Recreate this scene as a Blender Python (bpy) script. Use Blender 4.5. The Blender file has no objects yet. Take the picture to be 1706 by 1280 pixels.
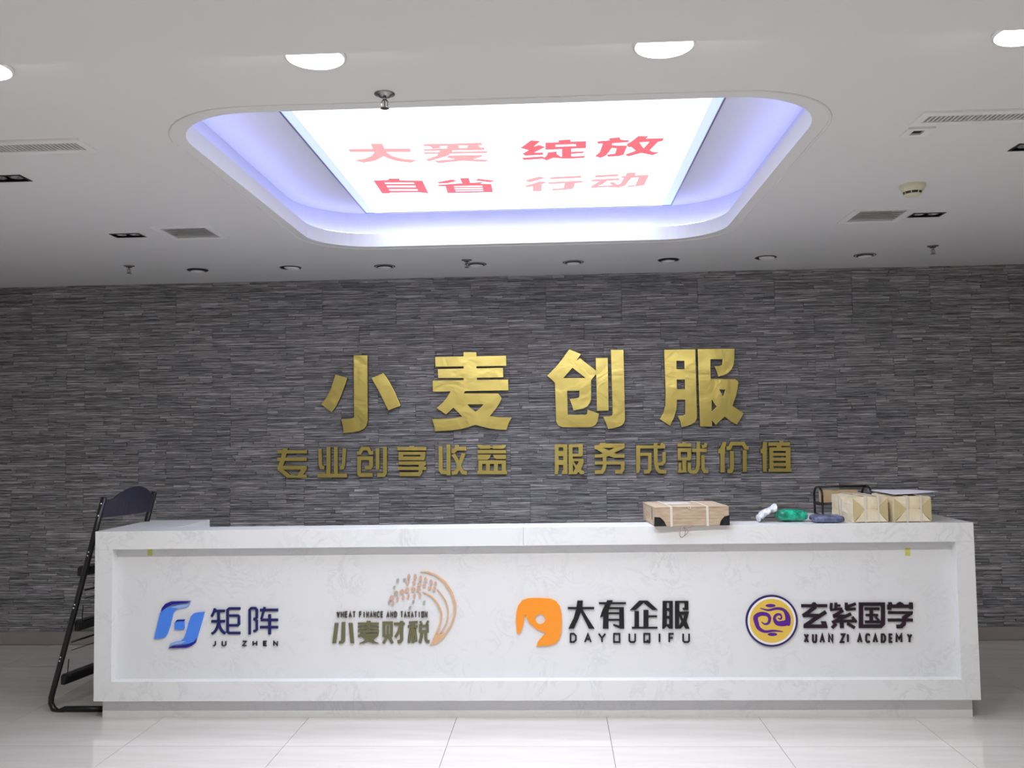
import bpy, bmesh, math, random
from mathutils import Vector, Matrix
from mathutils.geometry import tessellate_polygon
random.seed(7)
SC = bpy.context.scene
COL = SC.collection

# ------------------------------------------------------------------ camera
F_PX, YAW, PITCH, ROLL, CAM_H = 1529.1, 0.04588, 0.05772, -0.01488, 1.495
cy_, sy_, cp_, sp_ = math.cos(YAW), math.sin(YAW), math.cos(PITCH), math.sin(PITCH)
FW = Vector((-sy_*cp_, cy_*cp_, sp_)); RT0 = Vector((cy_, sy_, 0)); UP0 = RT0.cross(FW)
RT = math.cos(ROLL)*RT0 + math.sin(ROLL)*UP0
UP = -math.sin(ROLL)*RT0 + math.cos(ROLL)*UP0
EYE = Vector((0, 0, CAM_H))
cam_data = bpy.data.cameras.new('camera'); cam = bpy.data.objects.new('camera', cam_data); COL.objects.link(cam)
cam_data.sensor_width = 36; cam_data.lens = F_PX/1706*36; cam_data.clip_start = 0.05
cam.matrix_world = Matrix(((RT.x, UP.x, -FW.x, EYE.x), (RT.y, UP.y, -FW.y, EYE.y), (RT.z, UP.z, -FW.z, EYE.z), (0, 0, 0, 1)))
SC.camera = cam
# ------------------------------------------------------------------ world, exposure
world = bpy.data.worlds.new('world'); SC.world = world; world.use_nodes = True
world.node_tree.nodes['Background'].inputs[0].default_value = (0.8, 0.9, 1, 1)
world.node_tree.nodes['Background'].inputs[1].default_value = 0.3
SC.view_settings.view_transform = 'Standard'; SC.view_settings.look = 'None'
SC.view_settings.exposure = 0.42; SC.view_settings.gamma = 1.0; SC.view_settings.use_curve_mapping = False
PANEL_EMIT = 1.0      # luminous ceiling screen
LAMP_W = 14.0         # each round ceiling lamp
STRIP_EMIT = 6.5      # blue cove strips
LAMP_W_FILL = 3.8   # the unseen lamps added behind the camera for fill

# ------------------------------------------------------------------ measured layout (metres)
ZC = 2.694; YW = 6.786; YF = 4.935; ZT = 1.013; ZB = 0.102
XL, XR = -2.515, 2.175
SOFFIT_Z, SOFFIT_Y = 2.62, 2.592
ROOM_L, ROOM_R, ROOM_N = -4.55, 3.95, -4.2

def hit(px, py, axis, val):
    """the point of the plane (axis = val) that stands at this place of the 1706x1280 photograph"""
    d = FW*F_PX + RT*(px-853) - UP*(py-640)
    return EYE + d*((val-EYE[axis])/d[axis])

# ------------------------------------------------------------------ materials
def lin(c):
    return tuple(((v/255)/12.92 if v/255 <= 0.04045 else ((v/255+0.055)/1.055)**2.4) for v in c)
def mat(name, rgb, rough=0.5, metal=0.0, spec=0.5, coat=0.0, emit=None, es=0.0):
    m = bpy.data.materials.new(name); m.use_nodes = True; b = m.node_tree.nodes['Principled BSDF']
    b.inputs['Base Color'].default_value = (*lin(rgb), 1); b.inputs['Roughness'].default_value = rough
    b.inputs['Metallic'].default_value = metal; b.inputs['Specular IOR Level'].default_value = spec
    b.inputs['Coat Weight'].default_value = coat
    if emit: b.inputs['Emission Color'].default_value = (*emit, 1); b.inputs['Emission Strength'].default_value = es
    return m
def N(m, t, **k):
    n = m.node_tree.nodes.new(t)
    for a, v in k.items(): setattr(n, a, v)
    return n
def L(m, a, b): m.node_tree.links.new(a, b)
def noise_mix(m, c1, c2, scale, stretch=(1, 1, 1), detail=4, lo=0.35, hi=0.65, bump=0.0, dist=0.002, distort=0.0, coord='Object'):
    b = m.node_tree.nodes['Principled BSDF']
    tc = N(m, 'ShaderNodeTexCoord'); mp = N(m, 'ShaderNodeMapping'); mp.inputs['Scale'].default_value = stretch
    nz = N(m, 'ShaderNodeTexNoise'); nz.inputs['Scale'].default_value = scale; nz.inputs['Detail'].default_value = detail
    nz.inputs['Distortion'].default_value = distort
    rp = N(m, 'ShaderNodeValToRGB'); rp.color_ramp.elements[0].position = lo; rp.color_ramp.elements[1].position = hi
    rp.color_ramp.elements[0].color = (*lin(c1), 1); rp.color_ramp.elements[1].color = (*lin(c2), 1)
    L(m, tc.outputs[coord], mp.inputs[0]); L(m, mp.outputs[0], nz.inputs[0]); L(m, nz.outputs[0], rp.inputs[0])
    L(m, rp.outputs[0], b.inputs['Base Color'])
    if bump:
        bp = N(m, 'ShaderNodeBump'); bp.inputs['Strength'].default_value = bump; bp.inputs['Distance'].default_value = dist
        L(m, nz.outputs[0], bp.inputs['Height']); L(m, bp.outputs[0], b.inputs['Normal'])
    return m, nz, rp
M = {}
M['ceiling'] = mat('ceiling_paint', (228, 228, 227), 0.75)
M['cove'] = mat('cove_paint', (232, 232, 238), 0.6)
M['wall'] = mat('plain_wall_paint', (214, 212, 208), 0.8)
M['grout'] = mat('grout', (120, 116, 112), 0.9)
M['tile'] = mat('polished_floor_tile', (214, 209, 203), 0.045, spec=0.75)
noise_mix(M['tile'], (204, 199, 193), (216, 212, 207), 1.6, (1, 7, 1), 6, 0.3, 0.7)
M['skirting'] = mat('skirting_tile', (158, 151, 146), 0.3)
M['backing'] = mat('wall_mortar', (40, 40, 42), 0.95)
# slate: every strip of a panel its own grey
M['slate'] = mat('stacked_slate', (95, 95, 100), 0.62, spec=0.45)
m = M['slate']; b = m.node_tree.nodes['Principled BSDF']
geo = N(m, 'ShaderNodeNewGeometry'); oi = N(m, 'ShaderNodeObjectInfo')
rp = N(m, 'ShaderNodeValToRGB'); e = rp.color_ramp.elements
e[0].color = (*lin((136, 136, 138)), 1); e[1].color = (*lin((176, 174, 176)), 1)
x = e.new(0.35); x.color = (*lin((149, 149, 151)), 1); x = e.new(0.7); x.color = (*lin((162, 160, 160)), 1)
L(m, geo.outputs['Random Per Island'], rp.inputs[0])
tc = N(m, 'ShaderNodeTexCoord'); mp = N(m, 'ShaderNodeMapping'); mp.inputs['Scale'].default_value = (6, 6, 90)
add = N(m, 'ShaderNodeVectorMath', operation='ADD')
sc = N(m, 'ShaderNodeVectorMath', operation='SCALE'); sc.inputs['Scale'].default_value = 37.0
cmb = N(m, 'ShaderNodeCombineXYZ'); L(m, oi.outputs['Random'], cmb.inputs[0]); L(m, geo.outputs['Random Per Island'], cmb.inputs[1])
L(m, cmb.outputs[0], sc.inputs[0]); L(m, tc.outputs['Object'], mp.inputs[0]); L(m, mp.outputs[0], add.inputs[0]); L(m, sc.outputs[0], add.inputs[1])
nz = N(m, 'ShaderNodeTexNoise'); nz.inputs['Scale'].default_value = 1.4; nz.inputs['Detail'].default_value = 6; nz.inputs['Roughness'].default_value = 0.65
L(m, add.outputs[0], nz.inputs[0])
r2 = N(m, 'ShaderNodeMapRange'); r2.inputs[1].default_value = 0.25; r2.inputs[2].default_value = 0.75; r2.inputs[3].default_value = 0.30; r2.inputs[4].default_value = 1.75
L(m, nz.outputs[0], r2.inputs[0])
hue = N(m, 'ShaderNodeHueSaturation'); hue.inputs['Saturation'].default_value = 1.0
mp2 = N(m, 'ShaderNodeMapping'); mp2.inputs['Scale'].default_value = (5, 5, 230); add2 = N(m, 'ShaderNodeVectorMath', operation='ADD')
L(m, tc.outputs['Object'], mp2.inputs[0]); L(m, mp2.outputs[0], add2.inputs[0]); L(m, sc.outputs[0], add2.inputs[1])
nz2 = N(m, 'ShaderNodeTexNoise'); nz2.inputs['Scale'].default_value = 1.0; nz2.inputs['Detail'].default_value = 3; L(m, add2.outputs[0], nz2.inputs[0])
r4 = N(m, 'ShaderNodeMapRange'); r4.inputs[1].default_value = 0.34; r4.inputs[2].default_value = 0.60; r4.inputs[3].default_value = 0.45; r4.inputs[4].default_value = 1.2; L(m, nz2.outputs[0], r4.inputs[0])
mu = N(m, 'ShaderNodeMath', operation='MULTIPLY'); L(m, r2.outputs[0], mu.inputs[0]); L(m, r4.outputs[0], mu.inputs[1])
L(m, rp.outputs[0], hue.inputs['Color']); L(m, mu.outputs[0], hue.inputs['Value']); L(m, hue.outputs[0], b.inputs['Base Color'])
bp = N(m, 'ShaderNodeBump'); bp.inputs['Strength'].default_value = 0.8; bp.inputs['Distance'].default_value = 0.004
L(m, nz.outputs[0], bp.inputs['Height']); L(m, bp.outputs[0], b.inputs['Normal'])
# marble of the desk
def marble(name, base, vein, vs):
    m = mat(name, base, 0.28, spec=0.5); b = m.node_tree.nodes['Principled BSDF']
    tc = N(m, 'ShaderNodeTexCoord'); nz = N(m, 'ShaderNodeTexNoise'); nz.inputs['Scale'].default_value = vs
    nz.inputs['Detail'].default_value = 9; nz.inputs['Roughness'].default_value = 0.62; nz.inputs['Distortion'].default_value = 1.4
    sub = N(m, 'ShaderNodeMath', operation='SUBTRACT'); sub.inputs[1].default_value = 0.5
    ab = N(m, 'ShaderNodeMath', operation='ABSOLUTE')
    rp = N(m, 'ShaderNodeValToRGB'); rp.color_ramp.elements[0].position = 0.0; rp.color_ramp.elements[1].position = 0.045
    rp.color_ramp.elements[0].color = (*lin(vein), 1); rp.color_ramp.elements[1].color = (*lin(base), 1)
    n2 = N(m, 'ShaderNodeTexNoise'); n2.inputs['Scale'].default_value = 4.5; n2.inputs['Detail'].default_value = 3
    r3 = N(m, 'ShaderNodeMapRange'); r3.inputs[1].default_value = 0.42; r3.inputs[2].default_value = 0.72
    mx = N(m, 'ShaderNodeMixRGB'); mx.inputs[1].default_value = (*lin(base), 1)
    L(m, tc.outputs['Object'], nz.inputs[0]); L(m, tc.outputs['Object'], n2.inputs[0]); L(m, nz.outputs[0], sub.inputs[0]); L(m, sub.outputs[0], ab.inputs[0])
    L(m, ab.outputs[0], rp.inputs[0]); L(m, n2.outputs[0], r3.inputs[0]); L(m, r3.outputs[0], mx.inputs[0]); L(m, rp.outputs[0], mx.inputs[2])
    L(m, mx.outputs[0], b.inputs['Base Color'])
    return m
M['marble'] = marble('white_marble_slab', (230, 231, 231), (213, 215, 216), 5.0)
M['marble_panel'] = marble('grey_marble_panel', (226, 227, 228), (212, 214, 216), 7.0)
M['gold'] = mat('polished_brass', (232, 212, 124), 0.29, metal=1.0)
m = M['gold']; b = m.node_tree.nodes['Principled BSDF']
tc = N(m, 'ShaderNodeTexCoord'); nz = N(m, 'ShaderNodeTexNoise'); nz.inputs['Scale'].default_value = 5; nz.inputs['Detail'].default_value = 3; nz.inputs['Distortion'].default_value = 0.8
bp = N(m, 'ShaderNodeBump'); bp.inputs['Strength'].default_value = 0.55; bp.inputs['Distance'].default_value = 0.007
L(m, tc.outputs['Object'], nz.inputs[0]); L(m, nz.outputs[0], bp.inputs['Height']); L(m, bp.outputs[0], b.inputs['Normal'])
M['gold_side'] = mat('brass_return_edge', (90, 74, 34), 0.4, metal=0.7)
M['panel_light'] = mat('luminous_screen', (240, 255, 255), 0.5, emit=(0.75, 0.82, 1.0), es=PANEL_EMIT)
# a prismatic diffuser: it gives most of its light straight down
m = M['panel_light']; b = m.node_tree.nodes['Principled BSDF']
g_ = N(m, 'ShaderNodeNewGeometry'); dt = N(m, 'ShaderNodeVectorMath', operation='DOT_PRODUCT'); L(m, g_.outputs['Normal'], dt.inputs[0]); L(m, g_.outputs['Incoming'], dt.inputs[1])
ab = N(m, 'ShaderNodeMath', operation='ABSOLUTE'); L(m, dt.outputs['Value'], ab.inputs[0])
ma = N(m, 'ShaderNodeMath', operation='MULTIPLY_ADD'); ma.inputs[1].default_value = 5.6*PANEL_EMIT; ma.inputs[2].default_value = 0.95*PANEL_EMIT; sq = N(m, 'ShaderNodeMath', operation='POWER'); sq.inputs[1].default_value = 2.0; L(m, ab.outputs[0], sq.inputs[0]); L(m, sq.outputs[0], ma.inputs[0]); L(m, ma.outputs[0], b.inputs['Emission Strength'])
M['blue_edge'] = mat('blue_edge_glow', (150, 165, 255), 0.5, emit=(0.46, 0.54, 1.0), es=0.95)
M['strip'] = mat('blue_led_strip', (120, 130, 255), 0.5, emit=(0.42, 0.47, 1.0), es=STRIP_EMIT)
M['lamp'] = mat('lamp_diffuser', (255, 255, 255), 0.5, emit=(1, 1, 1), es=8.0)
M['red_bright'] = mat('red_backlit_print', (235, 70, 80), 0.6, emit=lin((255, 98, 104)), es=0.95)
M['red_pale'] = mat('pale_red_backlit_print', (235, 130, 130), 0.6, emit=lin((250, 148, 148)), es=0.95)
M['alu'] = mat('screen_frame_metal', (150, 152, 165), 0.4, metal=0.6)
M['white_plastic'] = mat('white_enamel', (240, 240, 240), 0.4)
M['vent'] = mat('grey_louvre', (215, 217, 215), 0.5)
M['dark'] = mat('dark_recess', (22, 22, 24), 0.6)
M['black'] = mat('black_enamel', (16, 16, 18), 0.35)
M['reflector'] = mat('lamp_reflector', (150, 150, 158), 0.25, metal=0.8)
M['chrome'] = mat('chrome', (150, 150, 152), 0.2, metal=1.0)
M['cream'] = mat('cream_plastic', (218, 214, 186), 0.45)
M['seat_black'] = mat('matt_black_board', (40, 38, 54), 0.35)
M['bolt'] = mat('bolt_steel', (245, 245, 245), 0.3)
M['card'] = mat('cardboard', (186, 160, 128), 0.75)
noise_mix(M['card'], (172, 150, 126), (192, 172, 148), 14, (1, 1, 6), 4)
M['card_tape'] = mat('clear_packing_tape', (196, 172, 150), 0.12, coat=0.6)
M['strap'] = mat('white_strap', (216, 208, 196), 0.35)
M['blackfilm'] = mat('black_corner_film', (20, 24, 24), 0.3)
noise_mix(M['blackfilm'], (14, 18, 18), (40, 46, 44), 40, bump=0.6, dist=0.004)
M['kraft'] = mat('kraft_wrap', (214, 198, 156), 0.55)
noise_mix(M['kraft'], (214, 200, 164), (234, 224, 198), 10, (1, 1, 1), 4, bump=0.5, dist=0.01)
M['kraft_fold'] = mat('kraft_fold', (196, 180, 136), 0.6)
M['twine'] = mat('twine', (150, 130, 116), 0.8)
M['paper'] = mat('white_paper', (238, 238, 246), 0.5)
M['greenbag'] = mat('green_film', (10, 150, 118), 0.18, coat=0.5)
noise_mix(M['greenbag'], (4, 118, 92), (30, 190, 150), 26, bump=1.0, dist=0.01)
M['whitebag'] = mat('white_film', (226, 228, 236), 0.25)
noise_mix(M['whitebag'], (205, 208, 220), (240, 241, 246), 30, (3, 1, 1), bump=0.8, dist=0.008)
M['bluebag'] = mat('slate_blue_film', (84, 92, 124), 0.25)
noise_mix(M['bluebag'], (66, 74, 106), (112, 120, 150), 28, bump=1.0, dist=0.008)
M['brownboard'] = mat('brown_board', (196, 172, 132), 0.7)
M['label'] = mat('label_paper', (205, 208, 214), 0.5)
M['yellow'] = mat('yellow_mark', (208, 205, 110), 0.7)
for k, c in dict(navy=(26, 28, 96), logo_dark=(26, 22, 140), logo_blue=(76, 136, 240), logo_pale=(150, 178, 226), olive=(106, 104, 74), copper=(206, 158, 122),
                 grain=(204, 170, 150), grain_grey=(165, 168, 160), orange=(247, 150, 40), jet=(14, 16, 20), ring=(44, 32, 92), ring_white=(236, 236, 240), amber=(226, 190, 80),
                 purple=(84, 28, 140), plum_black=(32, 14, 28), darkbrown=(70, 62, 52), copper_deep=(216, 172, 132)).items():
    M[k] = mat('acrylic_'+k, c, 0.3)

# ------------------------------------------------------------------ object helpers
def tag(o, label=None, cat=None, group=None, kind=None):
    if label: o['label'] = label
    if cat: o['category'] = cat
    if group: o['group'] = group
    if kind: o['kind'] = kind
    return o
def empty(name, loc, rz=0.0, **k):
    o = bpy.data.objects.new(name, None); COL.objects.link(o); o.location = loc; o.rotation_euler.z = rz
    o.empty_display_size = 0.1
    return tag(o, **k)
def link(name, me, parent=None, **k):
    o = bpy.data.objects.new(name, me); COL.objects.link(o)
    if parent: o.parent = parent
    return tag(o, **k)
def world_of(p):
    m = Matrix.Identity(4)
    while p: m = (Matrix.Translation(p.location) @ p.rotation_euler.to_matrix().to_4x4()) @ m; p = p.parent
    return m
def obj(name, bm, mats, parent=None, smooth=False, local=False, **k):
    """links the bmesh as one object; vertices are given in world space unless local"""
    if parent and not local: bmesh.ops.transform(bm, matrix=world_of(parent).inverted(), verts=bm.verts)
    bmesh.ops.recalc_face_normals(bm, faces=bm.faces)
    me = bpy.data.meshes.new(name); bm.to_mesh(me); bm.free()
    if not isinstance(mats, (list, tuple)): mats = [mats]
    for q in mats: me.materials.append(q)
    if smooth:
        for p in me.polygons: p.use_smooth = True
    return link(name, me, parent, **k)
def box(bm, lo, hi, mi=0, rot=None, bev=0.0):
    c = [(a+b)/2 for a, b in zip(lo, hi)]; s = [abs(b-a) for a, b in zip(lo, hi)]
    g = bmesh.ops.create_cube(bm, size=1.0, matrix=Matrix.Translation(c) @ (rot or Matrix.Identity(4)) @ Matrix.Diagonal((*s, 1)))
    fs = {f for v in g['verts'] for f in v.link_faces}
    for f in fs: f.material_index = mi
    if bev: 
        es = {e for v in g['verts'] for e in v.link_edges}
        bmesh.ops.bevel(bm, geom=list(es), offset=bev, segments=2, affect='EDGES', profile=0.6)
    return g
def B(lo, hi, bev=0.0):
    bm = bmesh.new(); box(bm, lo, hi, bev=bev); return bm
def prism(bm, loops, off, mi=0, side=None):
    """loops of 3-D points (outer, then holes) pushed along off: front face, back face and the walls"""
    loops = [[Vector(p) for p in lp] for lp in loops]
    tris = tessellate_polygon(loops)
    flat = [p for lp in loops for p in lp]
    a = [bm.verts.new(p) for p in flat]; b_ = [bm.verts.new(p+off) for p in flat]
    for t in tris:
        if len(set(t)) < 3: continue
        try:
            bm.faces.new([a[i] for i in t]).material_index = mi; bm.faces.new([b_[i] for i in reversed(t)]).material_index = mi
        except ValueError: pass
    k = 0
    for lp in loops:
        n = len(lp)
        for i in range(n):
            j = (i+1) % n
            try: bm.faces.new((a[k+i], a[k+j], b_[k+j], b_[k+i])).material_index = mi if side is None else side
            except ValueError: pass
        k += n
def tube(bm, pts, r, seg=8, cap=True, mi=0):
    pts = [Vector(p) for p in pts]; rings = []
    prev = None
    for i, p in enumerate(pts):
        d = (pts[min(i+1, len(pts)-1)]-pts[max(i-1, 0)]).normalized()
        ref = prev if prev is not None else (Vector((0, 0, 1)) if abs(d.z) < 0.9 else Vector((1, 0, 0)))
        u = (ref - d*ref.dot(d)).normalized(); w = d.cross(u); prev = u
        rr = r[i] if isinstance(r, (list, tuple)) else r
        rings.append([bm.verts.new(p+rr*(math.cos(t)*u+math.sin(t)*w)) for t in [2*math.pi*k/seg for k in range(seg)]])
    for A, Bq in zip(rings, rings[1:]):
        for k in range(seg): bm.faces.new((A[k], A[(k+1) % seg], Bq[(k+1) % seg], Bq[k])).material_index = mi
    if cap:
        bm.faces.new(rings[0]).material_index = mi; bm.faces.new(list(reversed(rings[-1]))).material_index = mi
def lathe(bm, prof, c=(0, 0, 0), seg=24, mi=0, a0=0, a1=2*math.pi, scale=(1, 1)):
    """prof = (radius, z) pairs around the vertical through c"""
    full = abs(a1-a0-2*math.pi) < 1e-6; n = seg if full else seg+1; rings = []
    for r, z in prof:
        if r < 1e-6: rings.append([bm.verts.new((c[0], c[1], c[2]+z))]*n)
        else: rings.append([bm.verts.new((c[0]+r*math.cos(a0+(a1-a0)*k/seg)*scale[0], c[1]+r*math.sin(a0+(a1-a0)*k/seg)*scale[1], c[2]+z)) for k in range(n)])
    for A, Bq in zip(rings, rings[1:]):
        for k in range(n if full else n-1):
            q = []
            for v in (A[k], A[(k+1) % n], Bq[(k+1) % n], Bq[k]):
                if v not in q: q.append(v)
            if len(q) > 2:
                try: bm.faces.new(q).material_index = mi
                except ValueError: pass
def bez(pts, n=8):
    """Catmull-Rom through the points"""
    P = [Vector(p) for p in pts]; out = []
    for i in range(len(P)-1):
        p0, p1, p2, p3 = P[max(i-1, 0)], P[i], P[i+1], P[min(i+2, len(P)-1)]
        for k in range(n):
            t = k/n; out.append(0.5*((2*p1)+(p2-p0)*t+(2*p0-5*p1+4*p2-p3)*t*t+(3*p1-p0-3*p2+p3)*t**3))
    out.append(P[-1]); return out

# ------------------------------------------------------------------ lettering: outlines (P, R) and pen strokes (S) in the units of one magnified view
def P(*pts, h=()): return [list(pts)] + [list(x) for x in h]
def R(x0, y0, x1, y1): return [[(x0, y0), (x1, y0), (x1, y1), (x0, y1)]]
def S(w, *pts):
    pts = [Vector(p) for p in pts]; n = len(pts); ws = w if isinstance(w, (list, tuple)) else [w]*n
    lft, rgt = [], []
    for i, p in enumerate(pts):
        d1 = (p-pts[i-1]).normalized() if i else None; d2 = (pts[i+1]-p).normalized() if i < n-1 else None
        if d1 is None: d1 = d2
        if d2 is None: d2 = d1
        t = (d1+d2)
        t = t.normalized() if t.length > 1e-4 else d1
        nn = Vector((-t.y, t.x)); k = 1/max(0.5, nn.dot(Vector((-d1.y, d1.x))))
        lft.append(tuple(p+nn*k*ws[i]/2)); rgt.append(tuple(p-nn*k*ws[i]/2))
    return [lft+rgt[::-1]]
def SC_(w, *pts):                 # smooth stroke
    n = 5; q = bez(pts, n); q = [v.xy for v in [Vector((a.x, a.y, 0)) for a in q]]
    if isinstance(w, (list, tuple)):
        ww = []
        for i in range(len(w)-1): ww += [w[i]+(w[i+1]-w[i])*k/n for k in range(n)]
        ww.append(w[-1])
    else: ww = w
    return S(ww, *[tuple(a) for a in q])
def ELL(cx, cy, rx, ry, ang=0, n=16):
    return [[(cx+rx*math.cos(t)*math.cos(ang)-ry*math.sin(t)*math.sin(ang), cy+rx*math.cos(t)*math.sin(ang)+ry*math.sin(t)*math.cos(ang)) for t in [2*math.pi*k/n for k in range(n)]]]
class View:
    """one magnified view of the photograph: its corner, its scale, and the flat surface the writing is mounted on"""
    def __init__(s, ox, oy, sc, axis, val): s.o = (ox, oy); s.s = sc; s.ax = axis; s.v = val
    def pt(s, p, lift=0): return hit(s.o[0]+p[0]/s.s, s.o[1]+p[1]/s.s, s.ax, s.v+lift)
def glyph(name, view, shapes, thick, mats, parent, step=0.0002, **k):
    bm = bmesh.new(); off = Vector((0, 0, 0)); off[view.ax] = thick
    for i, sh in enumerate(shapes):
        loops = [[view.pt(p) for p in lp] for lp in sh]
        sh_off = Vector((0, 0, 0)); sh_off[view.ax] = math.copysign(step*i, thick)
        loops = [[p+sh_off for p in lp] for lp in loops]
        prism(bm, loops, off, 0, 1 if len(mats) > 1 else 0)
    return obj(name, bm, mats, parent, **k)
FONT = {'A': [[(0, 1), (.5, 0), (1, 1)], [(.22, .65), (.78, .65)]], 'C': [[(1, .15), (.75, 0), (.25, 0), (0, .2), (0, .8), (.25, 1), (.75, 1), (1, .85)]],
        'D': [[(0, 0), (.6, 0), (1, .25), (1, .75), (.6, 1), (0, 1), (0, 0)]], 'E': [[(1, 0), (0, 0), (0, 1), (1, 1)], [(0, .5), (.85, .5)]],
        'F': [[(1, 0), (0, 0), (0, 1)], [(0, .5), (.8, .5)]], 'H': [[(0, 0), (0, 1)], [(1, 0), (1, 1)], [(0, .5), (1, .5)]], 'I': [[(.5, 0), (.5, 1)]],
        'J': [[(1, 0), (1, .8), (.75, 1), (0, 1)]], 'M': [[(0, 1), (0, 0), (.5, .6), (1, 0), (1, 1)]], 'N': [[(0, 1), (0, 0), (1, 1), (1, 0)]],
        'O': [[(0, 0), (1, 0), (1, 1), (0, 1), (0, -.02)]], 'Q': [[(0, 0), (1, 0), (1, 1), (0, 1), (0, -.02)], [(.55, .75), (.95, 1.15)]],
        'T': [[(0, 0), (1, 0)], [(.5, 0), (.5, 1)]], 'U': [[(0, 0), (0, .85), (.2, 1), (.8, 1), (1, .85), (1, 0)]],
        'W': [[(0, 0), (.25, 1), (.5, .3), (.75, 1), (1, 0)]], 'X': [[(0, 0), (1, 1)], [(1, 0), (0, 1)]], 'Y': [[(0, 0), (.5, .5), (1, 0)], [(.5, .5), (.5, 1)]],
        'Z': [[(0, 0), (1, 0), (0, 1), (1, 1)]]}
def latin(ch, x0, x1, y0, y1, w):
    out = []
    for pl in FONT[ch]: out.append(S(w, *[(x0+w/2+(x1-x0-w)*a, y0+w/2+(y1-y0-w)*c_) for a, c_ in pl]))
    return out
def word(txt, x0, x1, y0, y1, w, gap=0.28):
    n = len(txt); cw = (x1-x0)/(n+gap*(n-1)-0.0); out = []
    for i, ch in enumerate(txt):
        a = x0+i*cw*(1+gap)
        out.append((ch, latin(ch, a+(cw*0.3 if ch == 'I' else 0), a+cw-(cw*0.3 if ch == 'I' else 0), y0, y1, w)))
    return out

# ================================================================== THE SETTING
# floor: a mortar bed and polished tiles
floor = obj('floor', B((ROOM_L-.1, ROOM_N-.1, -0.06), (ROOM_R+.1, YW+.1, -0.0115)), M['grout'], kind='structure')
TX, TY, TS = -2.152, 4.529, 0.8
def tile_mesh(sx, sy):
    bm = bmesh.new(); box(bm, (-sx/2, -sy/2, -0.0115), (sx/2, sy/2, 0)); return bm
tmesh = None
xs = [TX+TS*i for i in range(-3, 9)]; ys = [TY+TS*j for j in range(-11, 4)]
for i in range(len(xs)-1):
    for j in range(len(ys)-1):
        x0, x1, y0, y1 = xs[i], xs[i+1], ys[j], ys[j+1]
        x0c, x1c, y0c, y1c = max(x0, ROOM_L), min(x1, ROOM_R), max(y0, ROOM_N), min(y1, YW)
        if x1c-x0c < .02 or y1c-y0c < .02: continue
        g = 0.0012
        if (x0c, x1c, y0c, y1c) == (x0, x1, y0, y1):
            if tmesh is None:
                bm = tile_mesh(TS-2*g, TS-2*g); o = obj('floor_tile', bm, M['tile'], floor, local=True); tmesh = o.data
            else: o = link('floor_tile', tmesh, floor)
        else: o = obj('floor_tile', tile_mesh(x1c-x0c-2*g, y1c-y0c-2*g), M['tile'], floor, local=True)
        o.location = ((x0c+x1c)/2, (y0c+y1c)/2, 0)
# plain walls out of view
obj('wall_left', B((ROOM_L-.1, ROOM_N-.1, -.012), (ROOM_L, YW+.1, 3.0)), M['wall'], kind='structure')
obj('wall_right', B((ROOM_R, ROOM_N-.1, -.012), (ROOM_R+.65, YW+.1, 3.0)), M['wall'], kind='structure')
obj('wall_front', B((ROOM_L, ROOM_N-.1, -.012), (ROOM_R, ROOM_N, 3.0)), M['wall'], kind='structure')
# slate wall: mortar backing and stacked-stone panels
wall = obj('wall_back', B((ROOM_L, YW+.012, 0), (ROOM_R, YW+.12, 3.0)), M['backing'], kind='structure')
PW, PH, BB = 0.56, 0.15, 0.096
def panel_bm(seed):
    rnd = random.Random(seed); bm = bmesh.new(); z = -PH/2
    while z < PH/2-0.004:
        hh = rnd.uniform(0.009, 0.024); hh = min(hh, PH/2-z)
        if PH/2-(z+hh) < 0.007: hh = PH/2-z
        x = -PW/2
        while x < PW/2-0.005:
            w_ = rnd.choice((rnd.uniform(.07, .16), rnd.uniform(.15, .4))); w_ = min(w_, PW/2-x)
            if PW/2-(x+w_) < 0.05: w_ = PW/2-x
            d = rnd.uniform(0.000, 0.013); d = d if rnd.random() > 0.08 else d+0.004
            n = max(1, int(w_/0.09)); g = 0.0009; zt_ = z+hh-g; zb_ = z+g
            tops, bots, tb, bb_ = [], [], [], []
            for k in range(n+1):
                xx = x+g+(w_-2*g)*k/n; j = rnd.uniform(-.0016, .0016)
                tops.append(bm.verts.new((xx, -d-rnd.uniform(-.0015, .0015), zt_+min(0, j)))); bots.append(bm.verts.new((xx, -d-rnd.uniform(-.0015, .0015), zb_+max(0, rnd.uniform(-.0015, .0012)))))
                tb.append(bm.verts.new((xx, 0.011, zt_))); bb_.append(bm.verts.new((xx, 0.011, zb_)))
            for k in range(n):
                bm.faces.new((tops[k], tops[k+1], bots[k+1], bots[k])); bm.faces.new((tops[k], tb[k], tb[k+1], tops[k+1])); bm.faces.new((bots[k], bots[k+1], bb_[k+1], bb_[k]))
            bm.faces.new((tops[0], bots[0], bb_[0], tb[0])); bm.faces.new((tops[-1], tb[-1], bb_[-1], bots[-1]))
            x += w_
        z += hh
    return bm
variants = []
for v in range(16):
    bm = panel_bm(100+v); bmesh.ops.recalc_face_normals(bm, faces=bm.faces); me = bpy.data.meshes.new('stone_panel'); bm.to_mesh(me); bm.free(); me.materials.append(M['slate']); variants.append(me)
nrow = 18
for r_ in range(nrow):
    zc_ = BB+0.0005+PH*(r_+0.5)
    if r_ == nrow-1: zc_ = BB+PH*(nrow-0.5)
    offx = random.choice((0, .14, .28, .42))
    for c_ in range(16):
        xc = ROOM_L+0.02-0.14+offx-0.28+PW*(c_+0.5)
        if xc-PW/2 < ROOM_L-0.4 or xc-PW/2 > 3.95: continue
        o = link('stone_panel', random.choice(variants), wall); o.location = (xc, YW, zc_)
        if random.random() < 0.5: o.rotation_euler.y = math.pi
obj('baseboard_back', B((ROOM_L, YW-0.016, 0.003), (ROOM_R, YW+.012, BB)), M['skirting'], kind='structure')

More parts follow.
